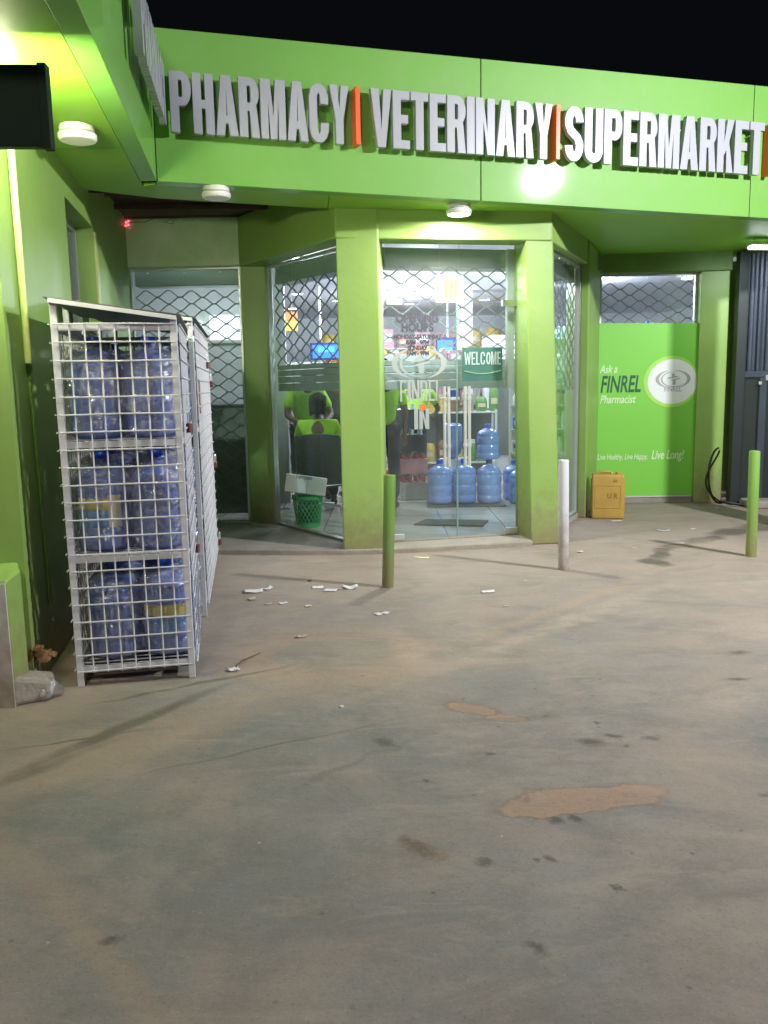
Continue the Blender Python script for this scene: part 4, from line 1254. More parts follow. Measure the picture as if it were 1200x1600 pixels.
# ------------------------------------------------------------------ bottle cages
def cage(origin, rz, Wd, Dp, zr, zl, label, cols, rows, levels=(.10, .655, 1.215), legz=0.0, roof_edge=False, dens=.073):
    o = thing('bottle_cage', label, 'bottle cage', (origin[0], origin[1], 0), rz, 'white wire bottle cages')
    p = .032
    for k, (x, y) in enumerate(((0, 0), (Wd - p, 0), (0, Dp - p), (Wd - p, Dp - p))):
        zt = (zl if k in (0, 2) else zr)
        MB().box(x, x + p, y, y + p, 0, zt).build('leg', 'white_metal', o, world=False, bevel=.003)
    zt = zr - .035
    for z in list(levels) + [zt]:
        e0, e1 = .002, p - .002
        ou = [(e0, e0), (Wd - e0, e0), (Wd - e0, Dp - e0), (e0, Dp - e0)]; inn = [(e1, e1), (Wd - e1, e1), (Wd - e1, Dp - e1), (e1, Dp - e1)]
        m = MB(); m.v = [(a, b_, z - .03) for a, b_ in ou + inn] + [(a, b_, z) for a, b_ in ou + inn]
        for i in range(4):
            j = (i + 1) % 4
            m.f += [(i, j, 4 + j, 4 + i), (8 + i, 12 + i, 12 + j, 8 + j), (i, 8 + i, 8 + j, j), (4 + i, 4 + j, 12 + j, 12 + i)]
        m.build('frame_ring', 'white_metal', o, world=False)
    for z in levels:
        sh = MB()
        n = int(Dp / .06)
        for i in range(n):
            y = p + (Dp - 2 * p) * (i + .5) / n
            sh.tube([(.02, y, z + .004), (Wd - .02, y, z + .004)], .004, 4)
        sh.build('shelf', 'white_metal', o, world=False)
    rf = MB()
    e = .02
    q = [(-e, -e, zl), (Wd + e, -e, zr + .005), (Wd + e, Dp + e, zr + .005), (-e, Dp + e, zl)]
    rf.add([(a, b_, c) for a, b_, c in q] + [(a, b_, c + .004) for a, b_, c in q], [(3, 2, 1, 0), (4, 5, 6, 7), (0, 1, 5, 4), (1, 2, 6, 5), (2, 3, 7, 6), (3, 0, 4, 7)])
    rf.build('roof', 'grey_sheet', o, world=False)
    re_ = MB()
    hgt = .028
    re_.tube([(0, -.012, zl - .012), (Wd, -.012, zr - .008)], .014, 4)
    re_.build('roof_rail', 'white_metal', o, world=False)
    # wire panels
    z0, z1 = levels[0] - .02, zt
    nh = int(round((z1 - z0) / .0845))
    def panel(name, a, b_, r=.0040, nv=None, off=0.0, j=.002):
        m = MB(); a = Vector(a); b_ = Vector(b_); Lp = (b_ - a).length; n = nv or int(round(Lp / dens))
        d = (b_ - a).normalized(); nn_ = Vector((-d.y, d.x, 0)) * off
        for i in range(1, n):
            q_ = a + (b_ - a) * i / n + nn_; w1 = random.uniform(-j, j)
            m.tube([(q_.x, q_.y, z0 - .01), (q_.x + w1 * d.x, q_.y + w1 * d.y, (z0 + z1) / 2), (q_.x, q_.y, z1 + .005)], r, 5)
        for i in range(nh + 1):
            z = z0 + (z1 - z0) * i / nh + random.uniform(-j, j)
            qa = a + nn_ * 2.2 - d * .004; qb = b_ + nn_ * 2.2 + d * .004
            m.tube([(qa.x, qa.y, z), ((qa.x + qb.x) / 2, (qa.y + qb.y) / 2, z + random.uniform(-j, j) * 1.5), (qb.x, qb.y, z)], r, 5)
        return m.build(name, 'white_metal', o, world=False)
    panel('front_mesh', (.015, 0, 0), (Wd - .015, 0, 0), nv=8, off=-.0045)
    panel('side_mesh', (0, .015, 0), (0, Dp - .015, 0), off=.0045)
    panel('back_mesh', (.015, Dp, 0), (Wd - .015, Dp, 0), off=.0045)
    dr = panel('door', (Wd, .02, 0), (Wd, Dp - .02, 0), off=-.006)
    return o


C1 = (-1.537, 3.962); A1 = R(11.0)
cg1 = cage(C1, A1, .572, 1.03, 1.80, 1.885, 'tall white wire cage of blue water bottles nearest the camera', 2, 3)
C2 = (-1.90, 5.10); A2 = R(9.2)
cg2 = cage(C2, A2, .755, 2.02, 1.885, 1.985, 'longer white wire cage standing behind the front cage', 2, 6)
# plain sheets closing the far part of the rear cage's aisle side
shm = MB(); shm.box(.757, .761, .62, 2.0, .12, 1.86)
shm.build('side_sheet', 'white_metal', cg2, world=False)
tagm = MB(); tagm.box(.765, .768, .22, .30, 1.30, 1.52); tagm.build('rusty_tag', 'rust', cg2, world=False)


def lock(loc, label, rz=0.0):
    o = thing('padlock', label, 'padlock', loc, rz, 'padlocks on the cage doors')
    MB().box(-.018, .018, -.009, .009, -.05, 0).build('body', 'padlock_red', o, world=False, bevel=.004)
    MB().tube([(-.012, 0, 0)] + [(.012 * math.cos(R(a)), 0, .05 + .014 * math.sin(R(a))) for a in range(180, -1, -20)] + [(.012, 0, 0)], .0035, 8).build('shackle', 'chrome', o, world=False, smooth=True)


def c2w(C, A, x, y, z): return (C[0] + x * math.cos(A) - y * math.sin(A), C[1] + x * math.sin(A) + y * math.cos(A), z)
lock(c2w(C1, A1, .595, .30, 1.28), 'upper maroon padlock on the front cage door', R(80))
lock(c2w(C1, A1, .595, .62, .58), 'lower maroon padlock on the front cage door', R(80))
lock(c2w(C2, A2, .785, 1.25, 1.66), 'top padlock on the rear cage door', R(80))
lock(c2w(C2, A2, .785, 1.75, 1.52), 'second padlock from the top on the rear cage door', R(80))
lock(c2w(C2, A2, .785, 1.80, .85), 'middle padlock on the rear cage door', R(80))
lock(c2w(C2, A2, .785, 1.95, .16), 'padlock lowest on the rear cage door', R(80))

names = {0: 'bottom', 1: 'middle', 2: 'top'}
side = {0: 'left', 1: 'right'}
rown = ['front row', 'middle row', 'back row']
G1 = 'wrapped water bottles in the front cage'
for lv, z in enumerate((.108, .663, 1.223)):
    for c in range(2):
        for r_ in range(3):
            x = .165 + c * .262 + random.uniform(-.006, .006) + (.02 if lv == 0 else 0); y = .19 + r_ * .32 + random.uniform(-.01, .01)
            cap = 'cap_blue' if (lv + c + r_) % 3 else 'cap_navy'
            stick = 0
            if lv == 2 and r_ == 0: cap = 'cap_navy' if c == 0 else 'cap_blue'
            if lv == 1 and c == 0 and r_ == 0: stick = 2
            if lv == 0 and c == 1 and r_ == 0: stick = 1
            if lv == 2 and r_ == 1: cap = 'cap_green' if c == 0 else 'cap_red'
            wrap = not (lv == 2 and r_ == 1 and c == 0)
            desc = 'wrapped blue bottle' if wrap else 'bare blue bottle'
            extra = {'cap_green': ' with green cap', 'cap_red': ' with red cap', 'cap_navy': ' with navy cap', 'cap_blue': ' with bright blue cap'}[cap]
            lab = '%s%s, front cage %s shelf, %s, %s' % (desc, ' with yellow sticker' if stick else extra, names[lv], side[c], rown[r_])
            sc_ = (1, 1, 1.0) if lv < 2 else (1, 1, .99)
            rz = R(random.uniform(0, 360)) if not stick else A1 + R(4)
            if not stick: rz = R(random.choice([10, 80, 150, 220, 300]))
            put_bottle((cap, wrap, stick), c2w(C1, A1, x, y, z), rz, lab, G1, (1.03, 1.03, 1.03))
G2 = 'wrapped water bottles in the rear cage'
ordn = ['first', 'second', 'third', 'fourth', 'fifth', 'sixth']
for lv, z in enumerate((.108, .663, 1.223)):
    for r_ in range(6):
        x = .755 - .165; y = .19 + r_ * .315
        put_bottle(('cap_blue' if r_ % 2 else 'cap_navy', True, 0), c2w(C2, A2, x, y, z), R(60 * r_), 'wrapped bottle in the rear cage, %s shelf, %s from the front, door side' % (names[lv], ordn[r_]), G2)
for lv, z in enumerate((.108, .663, 1.223)):
    put_bottle(('cap_blue', True, 0), c2w(C2, A2, .26, .19, z), R(100), 'wrapped bottle in the rear cage, %s shelf, front corner, wall side' % names[lv], G2)

# ------------------------------------------------------------------ shop interior
# bottles on a low tray inside the doors
GI = 'water bottles inside the doors'
B = ('cap_blue', False, 0, 'bottle_lit'); Bn = ('cap_navy', False, 0, 'bottle_lit')
FZ = .053
tr = MB().prism([(.50, 9.55), (1.42, 9.52), (1.44, 9.95), (.52, 9.98)], FZ, FZ + .018); tag(tr.build('tray', 'slate', bevel=.005), 'low dark tray under the water bottles inside the doors', 'tray')
for (x, y, z, lab, key, s_) in ((.665, 9.76, FZ + .02, 'blue bottle with bright cap, leftmost on the floor tray', B, 1.09), (.955, 9.80, FZ + .02, 'blue bottle with small bright cap in the middle of the floor tray', B, 1.09),
                           (1.245, 9.75, FZ + .02, 'wide blue bottle at right of the tray carrying another bottle', Bn, 1.07), (1.60, 10.15, FZ, 'blue bottle on the floor beyond the right end of the tray', B, 1.0), (1.62, 9.82, FZ, 'blue bottle on the floor just right of the tray', B, .95)):
    put_bottle(key, (x, y, z), R(30), lab, GI, (s_, s_, s_))
put_bottle(B, (1.235, 9.76, FZ + .02 + .513), R(10), 'blue bottle with tall bright cap stacked on another bottle', GI, (1.0, 1.0, .86))
# tall water dispenser bottle upside down
wd = thing('water_dispenser', 'pale water dispenser with upturned blue bottle behind the floor bottles', 'dispenser', (.86, 10.25, FZ))
MB().box(-.15, .15, -.15, .15, 0, .50).build('body', 'interior_white', wd, world=False, bevel=.012)
MB().lathe([(0, .94), (.09, .935), (.118, .91), (.12, .86), (.115, .84), (.12, .82), (.12, .62), (.09, .55), (.04, .52), (.03, .50)], n=24).build('bottle', 'bottle_lit', wd, world=False, smooth=True)
mt = MB().prism([(.30, 8.33), (.98, 8.17), (1.08, 8.50), (.44, 8.66)], FZ, FZ + .012); tag(mt.build('door_mat', 'mat', bevel=.004), 'dark ribbed rubber mat on the tiles inside the doors', 'mat')


def colmat(c, r=.5):
    k = 'c%.2f_%.2f_%.2f' % c
    if k not in M: M[k] = simple('goods ' + k[1:], c, r, var=.25, vscale=22)
    return k


def goods(kind, w_, d_, h_, loc, c, label, group, rz=0.0):
    nm = {'box': 'goods_box', 'jar': 'goods_jar', 'bag': 'goods_bag', 'bottle': 'goods_bottle'}[kind]
    m = MB()
    if kind == 'box':
        m.box(-w_ / 2, w_ / 2, -d_ / 2, d_ / 2, 0, h_)
        o = m.build(nm, colmat(c), bevel=.004)
        m2 = MB(); m2.box(-w_ * .36, w_ * .36, -d_ / 2 - .0015, -d_ / 2 + .001, h_ * .35, h_ * .75); q = m2.build('label_band', 'print_white' if sum(c) < 1.2 else 'cap_navy', o, world=False)
    elif kind in ('jar', 'bottle'):
        r = w_ / 2
        if kind == 'jar': prof = [(0, 0), (r * .94, 0), (r, .01), (r, h_ * .78), (r * .8, h_ * .84)]
        else: prof = [(0, 0), (r * .94, 0), (r, .01), (r, h_ * .6), (r * .7, h_ * .72), (r * .35, h_ * .8), (r * .35, h_ * .88)]
        m.lathe(prof, n=14); o = m.build(nm, colmat(c), smooth=True)
        rr = r * (.84 if kind == 'jar' else .42)
        MB().lathe([(rr, h_ * (.83 if kind == 'jar' else .87)), (rr, h_), (0, h_)], n=12).build('lid', 'print_white' if kind == 'jar' else 'cap_blue', o, world=False, smooth=True)
    else:
        n = 12; prof = [(0, 0), (w_ * .42, 0), (w_ * .5, h_ * .12), (w_ * .5, h_ * .62), (w_ * .44, h_ * .86), (w_ * .30, h_), (0, h_)]
        m.lathe(prof, n=n); m.v = [(v[0], v[1] * d_ / w_ + .01 * mnoise.noise(Vector(v) * 30), v[2]) for v in m.v]
        o = m.build(nm, colmat(c), smooth=True)
        m2 = MB(); m2.lathe([(w_ * .503, h_ * .3), (w_ * .503, h_ * .55)], n=6, a0=R(-130), a1=R(-50)); m2.v = [(v[0], v[1] * d_ / w_ - .002, v[2]) for v in m2.v]
        m2.build('label_band', 'cream_lab', o, world=False, smooth=True)
    o.location = loc; o.rotation_euler = (0, 0, rz)
    return tag(o, label, {'box': 'box', 'jar': 'jar', 'bag': 'bag', 'bottle': 'bottle'}[kind], group)


WORDS = ['leftmost', 'second from left', 'third from left', 'fourth from left', 'fifth from left', 'sixth from left', 'seventh from left', 'eighth from left', 'ninth from left', 'tenth from left', 'eleventh from left', 'twelfth from left', 'thirteenth from left', 'fourteenth from left']
CN = {(.55, .50, .58): 'lilac', (.60, .60, .66): 'white', (.06, .20, .62): 'blue', (.55, .30, .34): 'pink', (.05, .30, .22): 'teal', (.65, .45, .08): 'yellow', (.62, .22, .06): 'orange', (.10, .10, .14): 'dark', (.42, .38, .30): 'beige', (.10, .26, .05): 'green', (.20, .10, .06): 'brown'}
SHN = ['lowest', 'second', 'third', 'fourth', 'fifth', 'sixth']


def rack(name, label, where, O, u, W_, D_, H_, shelves, pal, per, kinds, grp_, back='shelf', seed=1, hmax=.24):
    rnd = random.Random(seed)
    a = math.atan2(u[1], u[0])
    o = thing(name, label, 'shelf rack', (O[0], O[1], FZ), a)
    for x in (0, W_ - .03):
        for y in (0, D_ - .03):
            MB().box(x, x + .03, y, y + .03, 0, H_).build('upright', 'shelf', o, world=False)
    MB().box(.03, W_ - .03, D_ - .012, D_ - .004, .05, H_).build('back_panel', back, o, world=False)
    for k, z in enumerate(shelves):
        MB().box(.002, W_ - .002, -.008, D_ - .034, z - .022, z).build('shelf', 'shelf', o, world=False)
        x = .04; i = 0
        while x < W_ - .08 and i < 14:
            w_ = (W_ - .08) / per * rnd.uniform(.75, 1.1); c = rnd.choice(pal); kd = rnd.choice(kinds)
            nxt = shelves[k + 1] if k + 1 < len(shelves) else z + hmax + .06
            h_ = min(hmax, nxt - z - .05) * rnd.uniform(.6, 1.0)
            if kd == 'box': d_ = min(.2, D_ - .08)
            else: d_ = min(w_, D_ - .08)
            ca, sa = math.cos(a), math.sin(a); lx, ly = x + w_ / 2, .03 + d_ / 2 + .01
            goods(kd, w_ * .9, d_ * .9, h_, (O[0] + lx * ca - ly * sa, O[1] + lx * sa + ly * ca, FZ + z), c, '%s %s, %s on the %s shelf of the %s' % (CN[c], {'box': 'box', 'jar': 'jar', 'bag': 'bag', 'bottle': 'bottle'}[kd], WORDS[i], SHN[k], where), grp_, a)
            x += w_ * 1.03; i += 1
    return o


P1_ = [(.55, .50, .58), (.60, .60, .66), (.60, .60, .66), (.06, .20, .62), (.05, .30, .22), (.55, .30, .34)]
P2_ = [(.42, .38, .30), (.60, .60, .66), (.05, .30, .22), (.62, .22, .06), (.20, .10, .06)]
P3_ = [(.10, .26, .05), (.20, .10, .06), (.10, .26, .05), (.42, .38, .30), (.65, .45, .08)]
P4_ = [(.60, .60, .66), (.55, .50, .58), (.10, .10, .14), (.42, .38, .30), (.62, .22, .06)]
rack('shelf_rack', 'white goods rack seen through the right door leaf', 'right hand rack', (1.72, 11.3), (1, -.12), 1.15, .4, 1.75, (.12, .48, .80, 1.12, 1.40), P1_, 9, ('box', 'jar', 'bottle', 'box'), 'goods on the right hand rack', seed=3)
rack('shelf_rack', 'cream goods rack beside the angled glass behind the seated person', 'cream rack', (-1.95, 11.2), (1, .0), 1.15, .35, 1.75, (.15, .55, .92, 1.26), P2_, 6, ('box', 'jar', 'bag'), 'goods on the cream rack', seed=5)
rack('shelf_rack', 'far white rack between the standing people', 'far white rack', (-.55, 12.9), (1, 0), 1.3, .4, 1.9, (.1, .45, .80, 1.15, 1.5), P4_, 8, ('box', 'jar', 'box', 'bottle'), 'goods on the far white rack', seed=8)
rack('display_table', 'low display counter with green and brown bags in the middle of the shop', 'middle counter', (.55, 12.0), (1, 0), 1.1, .45, 1.05, (.30, 1.02), P3_, 5, ('bag', 'bag', 'jar'), 'bags on the middle counter', back='grey_sheet', seed=11, hmax=.34)
rack('shelf_rack', 'back wall rack with yellow and pink parcels on top', 'back wall rack', (-1.2, 16.5), (1, 0), 3.6, .5, 2.15, (.6, 1.1, 1.6, 2.13), [(.65, .45, .08), (.55, .30, .34), (.62, .22, .06), (.65, .45, .08), (.60, .60, .66)], 9, ('bag', 'box', 'bag'), 'parcels on the back wall rack', seed=13, hmax=.40)
rack('shelf_rack', 'white rack deep behind the right side glass', 'deep right rack', (2.6, 13.2), (1, -.1), 1.6, .4, 2.3, (.5, .9, 1.3, 1.7, 2.1), P1_, 8, ('box', 'bottle', 'jar'), 'goods on the deep right rack', seed=17)

rack('shelf_rack', 'tall rack of yellow and orange parcels in line with the doors', 'tall parcel rack', (-.15, 13.6), (1, .05), 1.75, .4, 1.75, (.3, .7, 1.1, 1.45, 1.72), [(.65, .45, .08), (.62, .22, .06), (.65, .45, .08), (.60, .60, .66), (.55, .30, .34)], 8, ('bag', 'box', 'bag', 'jar'), 'parcels on the tall parcel rack', seed=21, hmax=.36)
# stacked crates of dark drinks and a pink pack left of the bottles
GS = 'shrink wrapped packs stacked inside the doors'
def pack(x, y, z, w_, d_, h_, c, label, rz=0.0):
    m = MB()
    nx_, ny_ = 4, 3
    o = MB().box(-w_ / 2, w_ / 2, -d_ / 2, d_ / 2, .004, h_ * .72).build('drinks_pack', colmat(c, .3), bevel=.012)
    for i in range(nx_):
        for j in range(ny_):
            m.lathe([(.020, 0), (.016, .02), (.016, h_ * .22), (0, h_ * .22)], (-w_ / 2 + w_ * (i + .5) / nx_, -d_ / 2 + d_ * (j + .5) / ny_, h_ * .72), 8)
    m.build('bottle_top', 'print_white' if sum(c) < .4 else 'cap_red', o, world=False, smooth=True)
    o.location = (x, y, z); o.rotation_euler = (0, 0, rz)
    return tag(o, label, 'pack of drinks', GS)
pack(.36, 10.2, FZ + .02, .34, .30, .30, (.30, .28, .28), 'grey shrink wrapped pack at the foot of the drinks stack', R(8))
pack(.36, 10.2, FZ + .335, .34, .30, .26, (.42, .18, .20), 'pink red pack second from the floor in the drinks stack', R(5))
pack(.30, 10.25, FZ + .61, .42, .30, .28, (.035, .037, .05), 'dark pack third from the floor in the drinks stack', R(6))
pack(.32, 10.25, FZ + .905, .42, .30, .30, (.05, .055, .075), 'dark pack on top of the drinks stack', R(3))
tag(MB().prism([(.06, 10.05), (.56, 9.98), (.62, 10.40), (.10, 10.45)], FZ, FZ + .016).build('pallet_board', 'carton', bevel=.003), 'pale board under the drinks stack', 'board')
pk = thing('basket_stack', 'orange shopping basket on the floor left of the drinks stack', 'basket', (.05, 11.0, FZ))
MB().lathe([(.12, 0), (.15, .02), (.18, .28), (.19, .30), (.17, .29), (.14, .03), (0, .02)], n=20).build('body', colmat((.70, .16, .04)), pk, world=False, smooth=True)
MB().tube([(-.17, 0, .28), (-.12, 0, .40), (.12, 0, .40), (.17, 0, .28)], .008, 8).build('handle', 'black', pk, world=False, smooth=True)

# blue glowing displays, sign box
bs = thing('wall_screen', 'glowing blue screen above the yellow parcels', 'screen', (1.25, 15.9, 2.0))
MB().box(-.22, .22, 0, .04, 0, .34).build('frame', 'cap_navy', bs, world=False, bevel=.006)
MB().box(-.19, .10, -.006, -.001, .05, .29).build('panel', 'blue_on', bs, world=False)
MB().box(-.13, .08, -.012, -.007, .06, .15).build('panel', 'cyan_on', bs, world=False)
mo = MB().box(-.015, .015, .0, .02, .34, .98); mo.build('hanger', 'alu', bs, world=False)
bs2 = thing('wall_screen', 'glowing blue screen behind the angled glass left of the pillar', 'screen', (-.92, 13.0, 1.87))
MB().box(-.17, .30, 0, .04, 0, .26).build('frame', 'cap_navy', bs2, world=False, bevel=.006)
MB().box(-.13, .27, -.006, -.001, .03, .23).build('panel', 'blue_on', bs2, world=False)
MB().box(-.04, .20, -.012, -.007, .12, .20).build('panel', 'cyan_on', bs2, world=False)
MB().box(-.015, .015, .0, .02, .26, 1.11).build('hanger', 'alu', bs2, world=False)
ob = thing('hanging_board', 'orange and yellow board hanging in the shop behind the angled glass', 'sign board', (-1.45, 12.0, 2.25))
MB().box(-.28, .28, 0, .03, 0, .14).build('board', colmat((.65, .45, .08)), ob, world=False)
MB().box(-.28, .28, -.002, .03, .142, .26).build('board', colmat((.62, .22, .06)), ob, world=False)
MB().tube([(-.2, .015, .26), (-.2, .015, .73)], .003, 5).tube([(.2, .015, .26), (.2, .015, .73)], .003, 5).build('hanger', 'alu', ob, world=False)
# white column inside
tag(MB().box(1.28, 1.52, 14.0, 14.3, FZ, 2.98).build('column', 'interior_white', bevel=.01), 'white square column inside the shop', 'column')
ac = thing('cooler_unit', 'bright white cooler with lit rows at the right inside the doors', 'cooler', (1.62, 13.0, FZ))
MB().box(0, .8, .02, .6, 0, 2.15).build('body', 'interior_white', ac, world=False, bevel=.02)
for k in range(3):
    MB().box(.06, .74, -.005, .018, 1.75 + k * .12, 1.80 + k * .12).build('light_bar', 'soft_on', ac, world=False)
MB().box(.05, .75, -.002, .018, .3, 1.70).build('door', 'grey_sheet', ac, world=False)

# downlights
dl = [(.55, 11.2), (.35, 12.9), (.95, 14.4), (.55, 16.0), (-.95, 12.2), (-1.35, 14.0), (-.75, 15.2), (-.95, 10.2), (2.3, 11.6), (3.2, 12.2), (-1.7, 16.5), (1.9, 15.5)]
dwords = ['nearest the doors', 'second beyond the doors', 'third beyond the doors', 'farthest in line with the doors', 'behind the angled glass', 'deeper behind the angled glass', 'deepest behind the angled glass', 'above the seated person', 'above the right hand rack', 'right of the cooler', 'at the back left', 'at the back right']
for (x, y), wd_ in zip(dl, dwords):
    o = thing('downlight', 'round lit ceiling downlight ' + wd_, 'downlight', (x, y, 2.98), 0, 'round downlights in the shop ceiling')
    MB().lathe([(.095, 0), (.105, -.006), (.09, -.012)], n=24).build('ring', 'lamp_white', o, world=False, smooth=True)
    MB().lathe([(.09, -.008), (0, -.008)], n=24).build('diffuser', 'down_on', o, world=False)
for (x, y, p_) in ((.55, 10.7, 65), (-.9, 11.2, 95), (2.2, 11.6, 95), (.4, 14.2, 230), (3.1, 12.8, 70)):
    pl_ = bpy.data.lights.new('shop_light', 'POINT'); pl_.energy = p_; pl_.color = (.86, .89, 1.0); pl_.shadow_soft_size = .12
    po_ = bpy.data.objects.new('shop_light', pl_); col.objects.link(po_); po_.location = (x, y, 2.72)
# room behind the left grille: dark counter below, lit upper wall
MB().box(-3.3, -1.15, 10.2, 10.3, 0.05, 2.98).build('partition', 'interior_white', bld)
cn = thing('counter', 'tall dark counter behind the fully lowered grille', 'counter', (-2.2, 9.6, FZ))
MB().box(-1.1, .95, 0, .3, 0, 1.20).build('front', 'plate_grey', cn, world=False, bevel=.01)
MB().box(-1.12, .97, -.03, .33, 1.202, 1.23).build('top', 'grey_sheet', cn, world=False, bevel=.005)
area('shop_light', (-2.0, 9.25, 2.9), (-2.0, 9.45, 1.0), .4, 10, (.90, .95, 1.0))  # lamp without a fixture, added to brighten the counter and grille
lb = thing('light_panel', 'glowing white rectangular panel behind the left grille', 'lit panel', (-2.05, 10.12, 2.02))
MB().box(-.36, -.08, 0, .05, .0, .24).build('panel', 'soft_on', lb, world=False)
MB().box(.02, .50, 0, .05, .02, .30).build('panel', 'soft_on', lb, world=False)
MB().box(-.38, .52, .052, .07, -.02, .32).build('frame', 'lamp_white', lb, world=False)


# ------------------------------------------------------------------ people
def skin_mesh(name, joints, edges, mat, parent, levels=2, root=0):
    me = bpy.data.meshes.new(name); me.from_pydata([j[0] for j in joints], edges, [])
    o = bpy.data.objects.new(name, me); col.objects.link(o)
    m = o.modifiers.new('skin', 'SKIN'); m.use_smooth_shade = True
    for i, j in enumerate(joints):
        r = j[1]; me.skin_vertices[0].data[i].radius = (r, r) if not isinstance(r, tuple) else r
    me.skin_vertices[0].data[root].use_root = True
    s_ = o.modifiers.new('sub', 'SUBSURF'); s_.levels = levels; s_.render_levels = levels
    dg = bpy.context.evaluated_depsgraph_get()
    m2 = bpy.data.meshes.new_from_object(o.evaluated_get(dg))
    bpy.data.objects.remove(o)
    m2.name = name; m2.materials.clear(); m2.materials.append(M[mat])
    m2.polygons.foreach_set('use_smooth', [True] * len(m2.polygons))
    q = bpy.data.objects.new(name, m2); col.objects.link(q); q.parent = parent
    return q


def person(label, loc, rz, J, shirt, trousers, sleeves=True, cap=None, longhair=False):
    """J: joint dictionary in local space, facing -y. keys pelvis chest neck head, sh/el/wr L R, hip/kn/an L R"""
    o = thing('person', label, 'person', loc, rz, 'people inside the shop')
    V = {k: Vector(v) for k, v in J.items()}
    jn, ed, ix = [], [], {}
    def a(k, p, r, frm=None):
        ix[k] = len(jn); jn.append((tuple(p), r))
        if frm is not None: ed.append((ix[frm], ix[k]))
    a('pelvis', V['pelvis'], (.135, .105))
    mid = (V['pelvis'] + V['chest']) / 2
    a('waist', mid, (.115, .09), 'pelvis'); a('chest', V['chest'], (.145, .105), 'waist'); a('neck0', V['neck'], .055, 'chest')
    hd = V['head']; dn = (hd - V['neck'])
    a('neck1', V['neck'] + dn * .45, .052, 'neck0'); a('skull', hd, (.075, .09), 'neck1'); a('crown', hd + dn.normalized() * .07, (.062, .075), 'skull')
    for s_ in 'LR':
        a('sh' + s_, V['sh' + s_], .055, 'chest'); a('el' + s_, V['el' + s_], .040, 'sh' + s_); a('wr' + s_, V['wr' + s_], .026, 'el' + s_)
        d = (V['wr' + s_] - V['el' + s_]).normalized(); pm_ = V['wr' + s_] + d * .05
        a('pm' + s_, pm_, (.034, .018), 'wr' + s_)
        sidev = d.cross(Vector((0, 1, 0)))
        if sidev.length < .2: sidev = Vector((1, 0, 0))
        sidev.normalize(); cur = sidev.cross(d).normalized()
        for f_ in range(4):
            off = (f_ - 1.5) * .017; Lf_ = (.058, .070, .066, .050)[f_]
            p0 = pm_ + sidev * off + d * .035; p1 = p0 + d * Lf_ * .6 + cur * .008; p2 = p1 + d * Lf_ * .5 + cur * .02
            a('f%s%d0' % (s_, f_), p0, .0085, 'pm' + s_); a('f%s%d1' % (s_, f_), p1, .008, 'f%s%d0' % (s_, f_)); a('f%s%d2' % (s_, f_), p2, .0065, 'f%s%d1' % (s_, f_))
        t0 = V['wr' + s_] + d * .02 + sidev * .03; t1 = t0 + d * .035 + sidev * .02
        a('t%s0' % s_, t0, .010, 'wr' + s_); a('t%s1' % s_, t1, .008, 't%s0' % s_)
        a('hip' + s_, V['hip' + s_], .085, 'pelvis'); a('kn' + s_, V['kn' + s_], .058, 'hip' + s_); a('an' + s_, V['an' + s_], .038, 'kn' + s_)
        a('toe' + s_, V['an' + s_] + Vector((0, -.16, -.045)), .030, 'an' + s_)
    skin_mesh('body', jn, ed, 'skin', o)
    # face
    up = dn.normalized(); fw = Vector((0, -1, 0)); fw = (fw - up * fw.dot(up)).normalized(); sd = up.cross(fw)
    fm = MB()
    nb = hd + fw * .088
    fm.tube([tuple(nb + up * .025), tuple(nb + fw * .016 - up * .008), tuple(nb + fw * .004 - up * .018)], [.006, .013, .009], 8)
    fm.tube([tuple(nb - up * .045 - sd * .02), tuple(nb - up * .045 + fw * .004), tuple(nb - up * .045 + sd * .02)], [.004, .008, .004], 8)
    for s_ in (-1, 1):
        e_ = hd + sd * s_ * .078; fm.tube([tuple(e_ + up * .025), tuple(e_ + sd * s_ * .012), tuple(e_ - up * .025)], [.008, .014, .008], 8)
    fm.build('face_feature', 'skin', o, world=False, smooth='all')
    em = MB()
    for s_ in (-1, 1):
        c_ = hd + fw * .080 + sd * s_ * .030 + up * .012; em.lathe([(0, -.009), (.008, -.004), (.009, 0), (.008, .004), (0, .009)], tuple(c_), 10)
    em.build('eye', 'eye', o, world=False, smooth='all')
    hm_ = MB(); c_ = hd + up * .045 - fw * .018; k = len(hm_.v)
    for i in range(9):
        ph = R(-35 + i * 125 / 8)
        for j in range(20):
            t = 2 * PI * j / 20; r = .098 * math.cos(ph); zz = .098 * math.sin(ph)
            front = max(0, math.cos(t)) if i < 4 else 0
            p = c_ + (fw * math.cos(t) * (1 - .55 * front) + sd * math.sin(t)) * r + up * zz
            p += Vector((1, 1, 1)) * .008 * mnoise.noise(p * 30)
            hm_.v.append(tuple(p))
    for i in range(8):
        for j in range(20):
            hm_.f.append((k + i * 20 + j, k + i * 20 + (j + 1) % 20, k + (i + 1) * 20 + (j + 1) % 20, k + (i + 1) * 20 + j))
    hm_.f.append(tuple(k + 160 + j for j in range(20)))
    hm_.build('hair', cap or 'hair', o, world=False, smooth='all')
    if longhair:
        lh = MB()
        for i in range(14):
            a_ = R(120 + i * 120 / 13)
            p0 = c_ + (fw * math.cos(a_) + sd * math.sin(a_)) * .085
            lh.tube([tuple(p0 + up * .03), tuple(p0 - up * .08 - fw * .03), tuple(p0 - up * .22 - fw * .045)], [.026, .028, .014], 7)
        lh.build('braids', 'hair', o, world=False, smooth='all')
    # shirt: torso and upper arms, a little larger
    js = [(tuple(V['pelvis'] - Vector((0, 0, .03))), (.160, .130)), (tuple(mid), (.142, .118)), (tuple(V['chest']), (.170, .130)), (tuple(V['neck'] - dn * .12), .075)]
    es = [(0, 1), (1, 2), (2, 3)]
